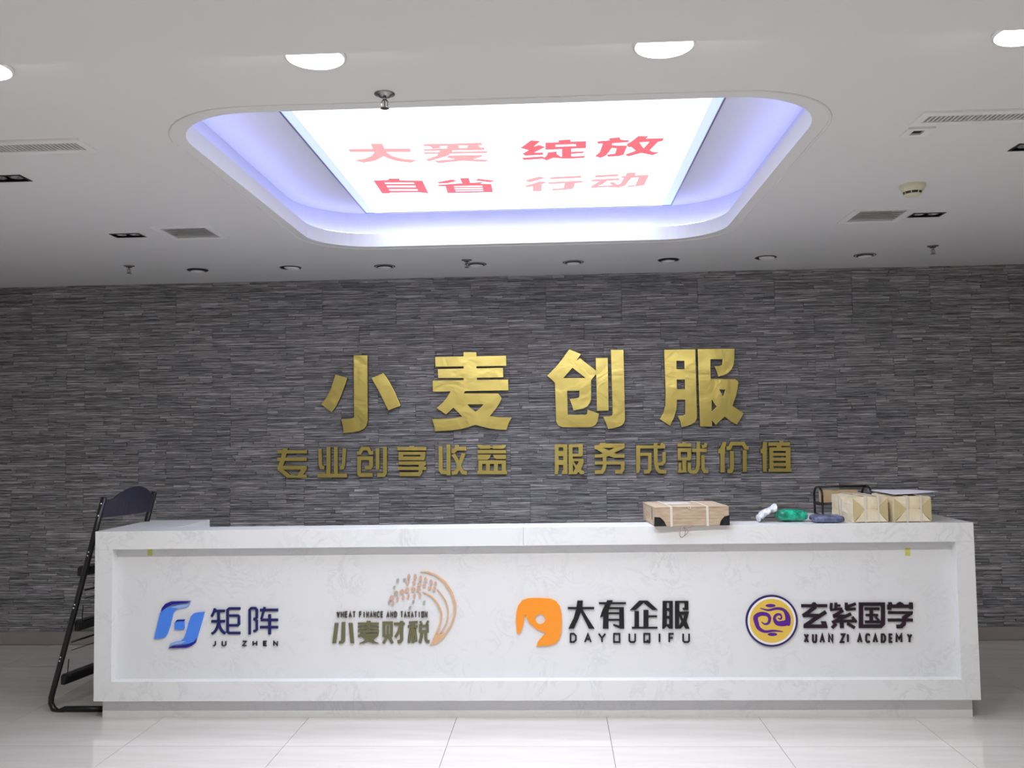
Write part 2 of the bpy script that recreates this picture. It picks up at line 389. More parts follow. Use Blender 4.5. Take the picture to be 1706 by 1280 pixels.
# ceiling: a slab with the rounded opening and the recesses cut through it
OX0, OX1, OY0, OY1, OR = -1.45, 1.02, 3.245, 5.625, 0.36
def rrect(x0, x1, y0, y1, r, z, n=10):
    out = []
    for cx, cy, a in ((x1-r, y1-r, 0), (x0+r, y1-r, 90), (x0+r, y0+r, 180), (x1-r, y0+r, 270)):
        for k in range(n+1):
            t = math.radians(a+90*k/n); out.append(Vector((cx+r*math.cos(t), cy+r*math.sin(t), z)))
    return out
def rect3(x0, x1, y0, y1, z): return [Vector(p) for p in ((x0, y0, z), (x1, y0, z), (x1, y1, z), (x0, y1, z))]
def circ3(cx, cy, r, z, n=20): return [Vector((cx+r*math.cos(2*math.pi*k/n), cy+r*math.sin(2*math.pi*k/n), z)) for k in range(n)]
DL = [(-2.475, 6.25), (-1.815, 6.243), (-1.162, 6.275), (-0.525, 6.275), (0.147, 6.285), (0.80, 6.284), (1.459, 6.28), (2.124, 6.278)]
TW = [(-2.447, 3.970), (-2.449, 5.145), (2.083, 5.140), (2.056, 3.935)]
VN = [(-2.066, 5.115), (1.805, 5.128)]
SLOT = [(-3.05, -1.85, 3.462, 3.618), (1.405, 2.605, 3.452, 3.592)]
SQ = (1.468, 3.682)
holes = [rrect(OX0, OX1, OY0, OY1, OR, ZC)] + [circ3(x, y, .058, ZC) for x, y in DL] + [rect3(x-.08, x+.08, y-.042, y+.042, ZC) for x, y in TW] \
    + [rect3(x-.13, x+.13, y-.125, y+.125, ZC) for x, y in VN] + [rect3(a+.03, b_-.03, c_+.035, d-.035, ZC) for a, b_, c_, d in SLOT] + [rect3(SQ[0]-.025, SQ[0]+.025, SQ[1]-.03, SQ[1]+.03, ZC)]
bm = bmesh.new(); prism(bm, [rect3(ROOM_L, ROOM_R, SOFFIT_Y-.3, YW+.012, ZC)]+holes, Vector((0, 0, .082)))
obj('ceiling', bm, M['ceiling'], kind='structure')
bm = B((ROOM_L, ROOM_N, SOFFIT_Z), (ROOM_R, SOFFIT_Y, ZC), 0)
obj('ceiling', bm, M['ceiling'], kind='structure')
obj('ceiling', B((ROOM_L, ROOM_N, 2.98), (ROOM_R, YW+.1, 3.06)), M['wall'], kind='structure')     # the slab above the hung ceiling
# bead around the opening
bm = bmesh.new(); pts = rrect(OX0-.055, OX1+.065, OY0-.06, OY1+.06, OR+.05, ZC)
pts.append(pts[0]); tube(bm, pts, 0.0065, 6, cap=False)
obj('trim_1', bm, M['ceiling'], smooth=True, kind='structure')
# cove: shelf, outer wall and the tray above it
CZ = 2.925
cx0, cx1, cyy0, cyy1 = OX0-.10, OX1+.10, OY0-.10, OY1+.10
bm = bmesh.new(); prism(bm, [rrect(cx0-.03, cx1+.03, cyy0-.03, cyy1+.03, OR+.13, ZC+.0825), rrect(cx0, cx1, cyy0, cyy1, OR+.10, ZC+.0825)], Vector((0, 0, CZ-ZC-.0825)))
obj('ceiling', bm, M['cove'], kind='structure')
bm = bmesh.new(); prism(bm, [rrect(cx0-.03, cx1+.03, cyy0-.03, cyy1+.03, OR+.13, CZ+.0005)], Vector((0, 0, .03)))
obj('ceiling', bm, M['cove'], kind='structure')
# blue strip lying on the shelf behind the lip
bm = bmesh.new(); pts = rrect(OX0-.055, OX1+.055, OY0-.055, OY1+.055, OR+.055, ZC+.092); pts.append(pts[0]); tube(bm, pts, 0.006, 6, cap=False)
tag(obj('light_strip', bm, M['strip']), 'thin blue light strip hidden on the shelf around the rounded ceiling recess', 'light strip')

# ================================================================== LUMINOUS SCREEN
SX0, SX1, SY0, SY1, SZ = -1.155, 0.740, 3.32, 5.60, 2.900
scr = empty('ceiling_light_box', ((SX0+SX1)/2, (SY0+SY1)/2, SZ), label='large luminous white screen with red Chinese characters set in the ceiling recess', cat='light box')
bm = bmesh.new(); prism(bm, [rect3(SX0, SX1, SY0, SY1, SZ-.002), rect3(SX0+.008, SX1-.008, SY0+.008, SY1-.008, SZ-.002)], Vector((0, 0, .026)))
obj('frame', bm, M['alu'], scr)
bm = bmesh.new(); prism(bm, [rect3(SX0+.008, SX1-.008, SY0+.008, SY1-.008, SZ+.001), rect3(SX0+.058, SX1-.058, SY0+.02, SY1-.012, SZ+.001)], Vector((0, 0, .022)))
obj('edge_glow', bm, M['blue_edge'], scr, label='blue glowing edge band')
obj('diffuser', B((SX0+.058, SY0+.02, SZ), (SX1-.058, SY1-.012, SZ+.022)), M['panel_light'], scr)
V1 = View(570, 210, 6.093, 2, SZ-.0015); V2 = View(850, 210, 6.093, 2, SZ-.0015)
CH = [
 ('pale', V1, [P((60, 232), (690, 228), (700, 262), (80, 262)), P((288, 178), (408, 178), (430, 225), (455, 268), (500, 300), (600, 330), (760, 347), (695, 372), (560, 355), (470, 330), (420, 305), (340, 350), (215, 372), (120, 347), (230, 330), (300, 300), (325, 268), (310, 225))]),
 ('pale', V1, [P((812, 183), (1100, 178), (1410, 168), (1430, 192), (840, 205)), P((890, 205), (990, 203), (1010, 222), (920, 228)), P((1070, 200), (1180, 198), (1190, 222), (1060, 225)), P((1275, 196), (1385, 194), (1400, 215), (1265, 222)),
   P((825, 232), (1440, 216), (1450, 240), (1350, 243), (1130, 243), (1000, 247), (835, 252)), P((825, 265), (1000, 262), (1470, 252), (1478, 272), (840, 283)), P((1000, 240), (1130, 240), (1080, 297), (880, 357), (845, 338), (960, 300)),
   P((1080, 297), (1420, 290), (1420, 308), (1330, 336), (1490, 340), (1455, 362), (1220, 350), (980, 375), (930, 350), (1150, 335), (1060, 318))]),
 ('bright', V2, [P((210, 145), (305, 152), (235, 212), (290, 192), (355, 212), (240, 270), (335, 268), (335, 290), (150, 300), (125, 280), (190, 245), (105, 222)), P((120, 322), (330, 308), (345, 318), (335, 330), (135, 345)), P((495, 142), (610, 137), (615, 160), (490, 165)),
   P((357, 168), (770, 152), (770, 222), (357, 240), h=[[(460, 190), (665, 182), (670, 203), (460, 210)]]), P((525, 215), (620, 215), (620, 325), (525, 325)), P((620, 262), (750, 255), (740, 272), (620, 280)),
   P((385, 265), (470, 258), (475, 285), (515, 310), (765, 302), (745, 322), (560, 330), (440, 320), (370, 347), (330, 330), (365, 305))]),
 ('bright', V2, [P((1000, 125), (1110, 113), (1125, 140), (1210, 145), (1200, 162), (1035, 175), (1035, 195), (1190, 200), (1150, 290), (1100, 305), (990, 310), (985, 290), (1065, 280), (1080, 225), (1030, 222), (1000, 265), (970, 300), (915, 322), (860, 305), (910, 265), (940, 175), (885, 180), (885, 155), (1010, 145)),
   P((1300, 102), (1405, 103), (1375, 128), (1562, 122), (1545, 150), (1500, 160), (1415, 245), (1450, 262), (1515, 267), (1445, 295), (1330, 272), (1200, 307), (1165, 290), (1275, 250), (1230, 210), (1200, 215), (1180, 185), (1240, 150), h=[[(1310, 165), (1415, 158), (1355, 225)]])]),
 ('bright', V1, [P((318, 552), (470, 548), (470, 533), (580, 533), (585, 552), (815, 555), (875, 682), (780, 672), (490, 675), (480, 682), (405, 682), h=[[(430, 572), (725, 572), (735, 588), (440, 588)], [(450, 604), (745, 604), (750, 622), (460, 622)], [(473, 640), (765, 640), (768, 658), (482, 658)]])]),
 ('bright', V1, [P((965, 572), (1110, 542), (1168, 555), (1070, 580), (980, 582)), P((1195, 530), (1285, 528), (1300, 575), (1220, 580)), P((1350, 550), (1385, 535), (1550, 555), (1500, 570)),
   P((965, 598), (1200, 582), (1440, 568), (1400, 585), (1515, 588), (1530, 670), (1070, 680), (1050, 610), (985, 610), h=[[(1135, 608), (1420, 603), (1425, 616), (1138, 620)], [(1140, 630), (1428, 626), (1430, 640), (1145, 643)], [(1150, 653), (1432, 649), (1435, 661), (1155, 664)]])]),
 ('pale', V2, [P((290, 513), (365, 523), (200, 572), (148, 552)), P((300, 560), (378, 568), (320, 592), (318, 662), (228, 662), (230, 612), (170, 620), (148, 605), (220, 588)), P((405, 518), (720, 503), (720, 525), (405, 538)),
   P((388, 570), (735, 552), (735, 572), (655, 580), (650, 620), (625, 640), (430, 655), (420, 638), (540, 630), (555, 580), (388, 588))]),
 ('pale', V2, [P((860, 500), (1100, 487), (1098, 508), (860, 522)), P((822, 543), (1110, 528), (1105, 548), (985, 556), (940, 590), (890, 605), (1040, 600), (1000, 575), (1050, 568), (1095, 600), (1090, 625), (990, 618), (820, 628), (820, 612), (880, 575), (905, 560), (822, 560)),
   P((1185, 475), (1275, 468), (1270, 500), (1410, 493), (1360, 600), (1290, 610), (1190, 620), (1195, 602), (1270, 600), (1305, 520), (1230, 525), (1165, 605), (1090, 628), (1060, 612), (1120, 580), (1155, 525), (1125, 525), (1130, 508), (1170, 505))]),
]
for tone, v, sh in CH: glyph('character', v, sh, -0.001, [M['red_'+tone]], scr, step=0.0001)

# ================================================================== CEILING FITTINGS
# round lamps (lit): beside the dropped ceiling in view, further unseen ones added above and behind the camera for fill
def round_lamp(x, y, z, label, group, watts=LAMP_W):
    t = empty('round_ceiling_lamp', (x, y, z), label=label, cat='lamp', group=group)
    bm = bmesh.new(); lathe(bm, [(0.0895, 0), (0.096, -.002), (0.096, -.009), (0.0885, -.011)], (x, y, z), 32); obj('rim', bm, M['white_plastic'], t, smooth=True)
    bm = bmesh.new(); lathe(bm, [(0, -.013), (.05, -.013), (.088, -.0095), (.088, -.0005), (0, -.0005)], (x, y, z), 32); obj('diffuser', bm, M['lamp'], t)
    ld = bpy.data.lights.new('lamp_light', 'AREA'); ld.shape = 'DISK'; ld.size = 0.16; ld.energy = watts; ld.color = (1.0, 0.98, 0.95)
    lo = bpy.data.objects.new('lamp_light', ld); COL.objects.link(lo); lo.parent = t; lo.location = (0, 0, -0.016)
    return t
names = {-1.80: 'lit round ceiling lamp at the far left edge beside the dropped ceiling', -0.726: 'lit round ceiling lamp above the left end of the luminous screen', 0.355: 'lit round ceiling lamp above the right half of the luminous screen', 1.44: 'lit round ceiling lamp in the upper right corner'}
for x, s in names.items(): round_lamp(x, 2.768, ZC, s, 'lit round lamps')
for y, rowname in ((0.9, 'row nearest the viewer'), (-1.2, 'middle row behind the viewer'), (-3.0, 'row farthest behind the viewer')):
    for x, sidename in ((-0.73, 'left'), (0.9, 'right')): round_lamp(x, y, SOFFIT_Z, '%s unseen lamp added for fill light on the dropped ceiling, %s' % (sidename, rowname), 'added lamps behind the viewer', LAMP_W_FILL)

ordw = ['first', 'second', 'third', 'fourth', 'fifth', 'sixth', 'seventh', 'eighth']
tilts = [(0.0, .50), (.35, .12), (0, .05), (.1, .45), (0, .5), (-.1, .4), (.25, -.1), (0, -.06)]
for i, ((x, y), (ax, ay)) in enumerate(zip(DL, tilts)):
    t = empty('recessed_downlight', (x, y, ZC), label='unlit recessed downlight, %s from the left in the row along the slate wall' % ordw[i], cat='downlight', group='unlit downlights along the slate wall')
    ring = i in (1, 6)                       # these two have their eyeball turned flat into the ring
    bm = bmesh.new(); lathe(bm, [(.0700, -.0001), (.0735, -.002), (.0700, -.0045), (.0645, -.002), (.0645, -.0001)], (x, y, ZC), 28); obj('shadow_gap_ring', bm, M['black'], t, smooth=True)  # black ring stands in for the shadow gap around the trim
    bm = bmesh.new(); lathe(bm, [(.0570, .004), (.0575, -.003), (.0625, -.0045), (.0645, -.001)], (x, y, ZC), 28); obj('trim_ring', bm, M['white_plastic'] if i in (2, 3, 4, 7) else M['dark'], t, smooth=True)
    bm = bmesh.new(); lathe(bm, [(.0570, -.002), (.0570, .07), (0, .07)], (x, y, ZC), 24); obj('housing', bm, M['dark'], t, smooth=True)
    bm = bmesh.new(); lathe(bm, [(.0555, .004), (.0545, -.010), (.050, -.0115), (.046, -.009)], (x+ax*.02, y, ZC), 24)
    if not ring: obj('shadow_band', bm, M['black'], t, smooth=True)  # black band painted in for the shade above the white eyeball
    else: bm.free()
    bm = bmesh.new(); lathe(bm, [(.047, .0), (.048, -.0095), (.042, -.015), (.030, -.0195), (.015, -.022), (0, -.0225)] if not ring else [(.050, .02), (.054, -.002), (.048, -.012), (.028, -.017), (0, -.018)], (0, 0, 0), 24)
    bmesh.ops.transform(bm, matrix=Matrix.Translation((x+ax*.02, y, ZC)) @ Matrix.Rotation(ax*.5, 4, 'Y'), verts=bm.verts)
    obj('eyeball', bm, M['white_plastic'], t, smooth=True)
tn = ['black twin spotlight at the left edge of the ceiling below the long grille', 'black twin spotlight beside the left square air vent', 'black twin spotlight beside the right square air vent', 'black twin spotlight at the right edge of the ceiling below the long grille']
for (x, y), s in zip(TW, tn):
    t = empty('twin_spotlight', (x, y, ZC), label=s, cat='spotlight', group='black twin spotlights')
    bm = bmesh.new(); prism(bm, [rect3(x-.088, x+.088, y-.05, y+.05, ZC-.003), rect3(x-.078, x+.078, y-.04, y+.04, ZC-.003)], Vector((0, 0, .0028))); obj('bezel', bm, M['black'], t)
    bm = bmesh.new()
    for a, b2 in ((rect3(x-.08, x-.079, y-.042, y+.042, ZC), 0), (rect3(x+.079, x+.08, y-.042, y+.042, ZC), 0), (rect3(x-.08, x+.08, y-.042, y-.041, ZC), 0), (rect3(x-.08, x+.08, y+.041, y+.042, ZC), 0)): prism(bm, [a], Vector((0, 0, .06)))
    box(bm, (x-.08, y-.042, ZC+.06), (x+.08, y+.042, ZC+.062)); obj('housing', bm, M['black'], t)
    for s_ in (-1, 1):
        bm = bmesh.new(); lathe(bm, [(.033, .004), (.028, .022), (.012, .034), (0, .035)], (x+s_*.039, y, ZC), 20); obj('reflector', bm, M['reflector'], t, smooth=True)
for (x, y), s in zip(VN, ['square louvred air vent left of the rounded ceiling recess', 'square louvred air vent right of the rounded ceiling recess']):
    t = empty('square_air_vent', (x, y, ZC), label=s, cat='air vent', group='square air vents')
    bm = bmesh.new(); prism(bm, [rect3(x-.168, x+.168, y-.162, y+.162, ZC-.006), rect3(x-.128, x+.128, y-.122, y+.122, ZC-.006)], Vector((0, 0, .0058))); obj('frame', bm, M['white_plastic'], t)
    for k in range(6):
        bm = bmesh.new(); yy = y-.104+.0415*k; box(bm, (x-.128, yy-.015, ZC+.002), (x+.128, yy+.015, ZC+.0045), rot=Matrix.Rotation(.20, 4, 'X'))
        obj('slat', bm, M['vent'], t)
    obj('duct', B((x-.13, y-.125, ZC+.05), (x+.13, y+.125, ZC+.054)), M['dark'], t)
for (a, b2, c_, d), s in zip(SLOT, ['long linear ceiling grille at the left edge', 'long linear ceiling grille at the right edge']):
    t = empty('linear_grille', ((a+b2)/2, (c_+d)/2, ZC), label=s, cat='air vent', group='long linear grilles')
    bm = bmesh.new(); prism(bm, [rect3(a, b2, c_, d, ZC-.009), rect3(a+.03, b2-.03, c_+.035, d-.035, ZC-.009)], Vector((0, 0, .0088))); obj('frame', bm, M['white_plastic'], t)
    bm = bmesh.new(); x = a+.036
    while x < b2-.034: box(bm, (x-.003, c_+.035, ZC-.006), (x+.003, d-.035, ZC+.012)); x += .0172
    obj('slats', bm, M['vent'], t, kind='stuff')
    obj('duct', B((a+.03, c_+.035, ZC+.055), (b2-.03, d-.035, ZC+.06)), M['dark'], t)
t = empty('access_plate', (SQ[0], SQ[1], ZC), label='small white ceiling plate with a dark square opening below the right long grille', cat='ceiling plate')
bm = bmesh.new(); prism(bm, [rect3(SQ[0]-.05, SQ[0]+.055, SQ[1]-.048, SQ[1]+.048, ZC-.008), rect3(SQ[0]-.022, SQ[0]+.022, SQ[1]-.027, SQ[1]+.027, ZC-.008)], Vector((0, 0, .0078))); obj('plate', bm, M['white_plastic'], t)
obj('opening', B((SQ[0]-.025, SQ[1]-.03, ZC+.0), (SQ[0]+.025, SQ[1]+.03, ZC+.03)), M['dark'], t)
# smoke detector
x, y = 1.762, 4.50
t = empty('smoke_detector', (x, y, ZC), label='cream round smoke detector on the ceiling above the right square vent', cat='smoke detector')
bm = bmesh.new(); lathe(bm, [(.060, 0), (.060, -.012), (.056, -.022), (.045, -.036)], (x, y, ZC), 32); obj('base', bm, M['cream'], t, smooth=True)
bm = bmesh.new(); lathe(bm, [(.043, -.036), (.036, -.046)], (x, y, ZC), 32); obj('sensing_slot', bm, M['black'], t, smooth=True)
for k in range(8):
    a = 2*math.pi*k/8+.3; bm = bmesh.new(); box(bm, (-.003, -.0015, -.005), (.003, .0015, .006)); bmesh.ops.transform(bm, matrix=Matrix.Translation((x+.0415*math.cos(a), y+.0415*math.sin(a), ZC-.041)) @ Matrix.Rotation(a, 4, 'Z'), verts=bm.verts); obj('rib', bm, M['cream'], t)
bm = bmesh.new(); lathe(bm, [(.037, -.045), (.040, -.047), (.034, -.054), (.018, -.057), (0, -.058)], (x, y, ZC), 32); obj('cap', bm, M['cream'], t, smooth=True)
# sprinklers
sp = [(-0.571, 3.105, 'chrome ceiling sprinkler at the near edge of the luminous recess'), (-2.866, 6.043, 'ceiling sprinkler left of the row of unlit downlights'), (-0.575, 6.120, 'ceiling sprinkler beside the fourth unlit downlight'), (2.473, 6.023, 'ceiling sprinkler right of the row of unlit downlights')]
for x, y, s in sp:
    t = empty('sprinkler', (x, y, ZC), label=s, cat='sprinkler', group='ceiling sprinklers')
    bm = bmesh.new(); lathe(bm, [(.036, -.0005), (.036, -.003), (.022, -.006), (.018, -.012), (0, -.013)], (x, y, ZC), 20); obj('escutcheon', bm, M['chrome'], t, smooth=True)
    bm = bmesh.new(); tube(bm, [(x, y, ZC-.012), (x, y, ZC-.022)], .007); 
    for s_ in (-1, 1): tube(bm, [(x+s_*.004, y, ZC-.020), (x+s_*.011, y, ZC-.030), (x+s_*.010, y, ZC-.044), (x+s_*.002, y, ZC-.051)], .0022, 6)
    obj('yoke', bm, M['chrome'], t, smooth=True)
    bm = bmesh.new(); tube(bm, [(x, y, ZC-.022), (x, y, ZC-.050)], .0022, 6); obj('bulb', bm, M['red_pale'] if False else M['darkbrown'], t)
    bm = bmesh.new(); pts = []
    for k in range(24): rr = .0165 if k % 2 else .012; pts.append(Vector((x+rr*math.cos(math.pi*k/12), y+rr*math.sin(math.pi*k/12), ZC-.053)))
    prism(bm, [pts], Vector((0, 0, .0016))); obj('deflector', bm, M['darkbrown'], t)
x, z = hit(1487, 451, 1, YW-.02).x, 2.655
tag(obj('cable_clip', B((x-.03, YW-.035, z-.008), (x+.025, YW-.012, z+.010), .002), M['reflector']), 'tiny pale cable clip at the top edge of the slate wall on the right', 'clip')

# ================================================================== GOLD SIGNS ON THE SLATE WALL
YS = YW-0.042
sign = empty('wall_sign', (-0.18, YW-.03, 1.85), label='four large polished gold Chinese characters on the slate wall', cat='sign')
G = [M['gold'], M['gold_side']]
big = [
 (View(520, 570, 8, 1, YS), [P((310, 432), (472, 480), (430, 600), (380, 730), (325, 850), (262, 940), (118, 832), (190, 740), (245, 630)),
   P((552, 175), (738, 175), (742, 1050), (728, 1110), (690, 1160), (640, 1185), (560, 1203), (420, 1215), (408, 1120), (385, 1030), (500, 1024), (545, 1012), (558, 1000)), P((790, 482), (950, 412), (1000, 480), (1090, 640), (1182, 850), (1015, 915), (960, 800), (880, 640))]),
 (View(700, 570, 8, 1, YS), [P((578, 135), (748, 135), (752, 190), (1145, 182), (1148, 318), (750, 325), (752, 352), (1105, 345), (1108, 470), (755, 478), (757, 506), (1172, 500), (1177, 645), (600, 655), (582, 685), (1040, 685), (1088, 750), (1060, 810), (1010, 890), (930, 988), (1050, 1003), (1222, 1008), (1180, 1080), (1150, 1170), (1060, 1168), (940, 1155), (830, 1130), (737, 1105), (640, 1135), (540, 1162), (400, 1180), (200, 1190), (185, 1110), (155, 1025), (300, 1025), (440, 1018), (560, 995), (500, 930), (443, 875), (345, 968), (218, 878), (290, 820), (350, 750), (405, 658), (170, 662), (165, 515), (580, 508), (580, 480), (240, 480), (235, 362), (580, 354), (580, 325), (205, 330), (200, 200), (578, 192), h=[[(625, 832), (843, 832), (790, 890), (737, 930), (690, 895)]])]),
 (View(900, 570, 8, 1, YS), [P((387, 95), (545, 160), (490, 243), (530, 212), (640, 300), (745, 380), (745, 430), (715, 465), (680, 510), (680, 760), (665, 810), (630, 860), (570, 890), (440, 915), (425, 850), (390, 760), (480, 750), (510, 740), (522, 725), (522, 652), (360, 652), (370, 970), (600, 972), (625, 955), (630, 900), (785, 955), (765, 1060), (735, 1110), (680, 1135), (600, 1138), (300, 1138), (240, 1115), (212, 1060), (195, 545), (150, 500), (90, 450), (200, 340), (290, 230), (340, 160), h=[[(430, 345), (600, 478), (312, 478)]]),
   P((740, 212), (900, 210), (912, 915), (757, 920)), P((940, 102), (1110, 102), (1130, 1030), (1120, 1070), (1095, 1105), (1050, 1130), (985, 1148), (905, 1162), (880, 1090), (835, 995), (930, 990), (958, 975), (965, 950))]),
 (View(1090, 570, 8, 1, YS), [P((130, 100), (550, 95), (572, 1000), (565, 1035), (545, 1070), (500, 1098), (440, 1120), (360, 1138), (345, 1060), (310, 985), (385, 980), (410, 965), (412, 772), (305, 772), (298, 900), (265, 1010), (210, 1122), (75, 1030), (120, 950), (145, 850), (150, 700), h=[[(297, 253), (400, 253), (402, 360), (300, 360)], [(302, 503), (405, 503), (408, 627), (305, 627)]]),
   P((578, 92), (1072, 85), (1070, 230), (1058, 310), (1030, 370), (980, 420), (920, 448), (850, 465), (830, 390), (800, 322), (870, 315), (905, 300), (910, 232), (750, 232), (755, 490), (1080, 492), (1125, 530), (1110, 640), (1080, 750), (1045, 850), (1195, 950), (1150, 1030), (1100, 1105), (1020, 1060), (940, 998), (880, 1050), (820, 1112), (772, 1050), (772, 1128), (608, 1128), h=[[(870, 637), (948, 637), (920, 722)], [(768, 770), (828, 865), (768, 928)]])]),
]
for v, sh in big:
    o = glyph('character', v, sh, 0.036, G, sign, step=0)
    bv = o.modifiers.new('rounded_edge', 'BEVEL'); bv.width = 0.0022; bv.segments = 2; bv.limit_method = 'ANGLE'; bv.angle_limit = 1.2
slog = empty('slogan_sign', (-0.18, YW-.03, 1.33), label='row of twelve small gold Chinese characters beneath the large ones on the slate wall', cat='sign')
YS2 = YW-0.036
A_, B_, C_, D_ = View(440, 720, 7.7545, 1, YS2), View(640, 720, 7.417, 1, YS2), View(900, 720, 7.7545, 1, YS2), View(1110, 720, 7.417, 1, YS2)
small = [
 (A_, [R(170, 235, 555, 278), R(170, 330, 552, 375), P((250, 212), (308, 212), (285, 300), (262, 390), (238, 450), (172, 470), (195, 400), (222, 310)), P((172, 440), (552, 435), (552, 485), (172, 488)), P((480, 480), (552, 480), (505, 550), (552, 552), (552, 592), (330, 592), (300, 575), (345, 552), (430, 560)), P((175, 488), (250, 488), (345, 560), (335, 592), (295, 592))]),
 (A_, [S(46, (722, 218), (728, 420), (742, 460), (780, 463)), R(805, 195, 858, 540), R(902, 195, 952, 540), S(46, (1038, 212), (1026, 420), (1014, 460), (978, 463)), R(690, 538, 1072, 588)]),
 (A_, [S(46, (1200, 272), (1238, 270), (1268, 215), (1345, 215), (1372, 270), (1412, 270)), S(50, (1405, 556), (1245, 556), (1228, 538), (1228, 338), (1382, 338), (1382, 440), (1368, 460), (1300, 462)), R(1442, 212, 1490, 487), S(50, (1560, 188), (1562, 530), (1545, 555), (1460, 556))]),
 (B_, [R(160, 185, 522, 228), R(310, 172, 375, 190), P((178, 245), (512, 245), (505, 320), (490, 348), (178, 350), h=[[(235, 283), (450, 283), (445, 303), (235, 303)]]), R(180, 362, 515, 405), P((430, 400), (470, 400), (515, 365), (520, 400), (480, 435), (430, 440)), R(165, 430, 522, 470), S(48, (450, 400), (450, 495), (430, 522), (190, 522))]),
 (B_, [S(50, (697, 175), (699, 470), (718, 494), (775, 496)), R(770, 155, 820, 535), P((880, 158), (930, 158), (920, 180), (1015, 178), (1018, 228), (905, 230), (870, 262), (832, 262), (832, 215), (865, 205)), S(48, (855, 275), (905, 360), (935, 440), (975, 500), (1022, 505)), S(48, (982, 262), (945, 370), (920, 440), (885, 500), (835, 508))]),
 (B_, [P((1145, 158), (1200, 158), (1210, 165), (1312, 165), (1312, 208), (1190, 210), (1165, 190)), P((1345, 165), (1450, 165), (1460, 158), (1510, 158), (1495, 190), (1470, 208), (1345, 208)), R(1300, 178, 1355, 196), R(1155, 222, 1505, 265), P((1155, 280), (1320, 280), (1300, 325), (1275, 342), (1155, 342)), P((1342, 280), (1505, 280), (1505, 332), (1390, 335), (1360, 320)),
   P((1165, 350), (1505, 350), (1505, 475), (1520, 475), (1520, 522), (1150, 522), (1150, 478), (1165, 478), h=[[(1212, 395), (1258, 395), (1258, 475), (1212, 475)], [(1307, 395), (1357, 395), (1357, 475), (1307, 475)], [(1405, 395), (1453, 395), (1453, 475), (1405, 475)]])]),
 (C_, [P((188, 160), (350, 160), (352, 540), (275, 545), (285, 500), (298, 495), (298, 425), (240, 425), (240, 480), (225, 545), (185, 545), (190, 500), h=[[(238, 198), (298, 198), (298, 245), (238, 245)], [(238, 312), (298, 312), (298, 362), (238, 362)]]),
   P((368, 160), (552, 155), (550, 290), (535, 318), (420, 318), (422, 345), (562, 345), (560, 400), (525, 485), (568, 510), (568, 545), (520, 545), (492, 515), (470, 545), (368, 545), h=[[(418, 198), (495, 198), (495, 280), (418, 282)], [(430, 378), (500, 378), (470, 435)], [(422, 410), (455, 470), (422, 520)]])]),
 (C_, [P((775, 140), (850, 140), (845, 150), (1090, 148), (1090, 205), (955, 272), (1000, 288), (1088, 288), (1088, 332), (950, 332), (885, 310), (840, 328), (705, 332), (705, 290), (770, 288), (810, 275), (730, 225), (700, 220), (700, 175), (760, 165), h=[[(812, 205), (960, 205), (888, 240)]]), R(705, 378, 1090, 420), S(48, (832, 325), (832, 440), (815, 490), (795, 516), (705, 518)), S(48, (1065, 385), (1065, 480), (1045, 512), (968, 514))]),
 (C_, [R(1240, 172, 1480, 212), R(1510, 172, 1615, 212), P((1240, 172), (1292, 172), (1292, 480), (1275, 528), (1240, 530)), R(1290, 268, 1438, 308), S(46, (1415, 275), (1415, 480), (1395, 515), (1340, 518)), S(50, (1490, 140), (1494, 400), (1512, 480), (1545, 512), (1630, 512)), S(44, (1600, 258), (1600, 380), (1575, 412), (1515, 414)), S(40, (1560, 148), (1600, 178))]),
 (D_, [R(138, 140, 308, 182), R(195, 125, 245, 142), P((140, 200), (310, 200), (310, 330), (290, 350), (140, 352), h=[[(178, 247), (258, 247), (258, 315), (178, 315)]]), R(198, 350, 248, 500), P((150, 380), (190, 378), (185, 450), (205, 495), (205, 505), (140, 505), (140, 480), (150, 460)), S(42, (285, 380), (285, 470), (303, 492), (345, 493)), R(318, 205, 500, 248), S(46, (395, 125), (395, 400), (382, 465), (360, 492), (330, 494)), S(44, (452, 288), (454, 450), (475, 486), (520, 488)), S(38, (488, 135), (482, 172), (440, 184))]),
 (D_, [P((695, 122), (745, 122), (728, 200), (722, 300), (725, 500), (668, 500), (668, 265), (640, 262), (640, 215), (665, 200)), S(46, (742, 200), (782, 198), (808, 144), (952, 144), (982, 195), (1018, 197)), S(50, (810, 235), (812, 450), (798, 484), (755, 486)), R(945, 225, 995, 492)]),
 (D_, [P((1195, 122), (1245, 122), (1240, 492), (1195, 492), (1190, 265), (1162, 262), (1162, 220), (1185, 205)), P((1260, 130), (1395, 128), (1400, 112), (1445, 112), (1445, 128), (1530, 128), (1530, 172), (1425, 172), (1420, 188), (1535, 190), (1535, 452), (1550, 455), (1550, 492), (1262, 492), (1262, 455), (1275, 452), (1272, 190), (1368, 188), (1360, 172), (1260, 172),
   h=[[(1322, 235), (1475, 235), (1475, 258), (1322, 258)], [(1322, 295), (1475, 295), (1475, 318), (1322, 318)], [(1322, 357), (1475, 357), (1475, 382), (1322, 382)], [(1325, 422), (1478, 422), (1478, 448), (1325, 448)]])]),
]
for v, sh in small: glyph('character', v, sh, 0.030, G, slog)

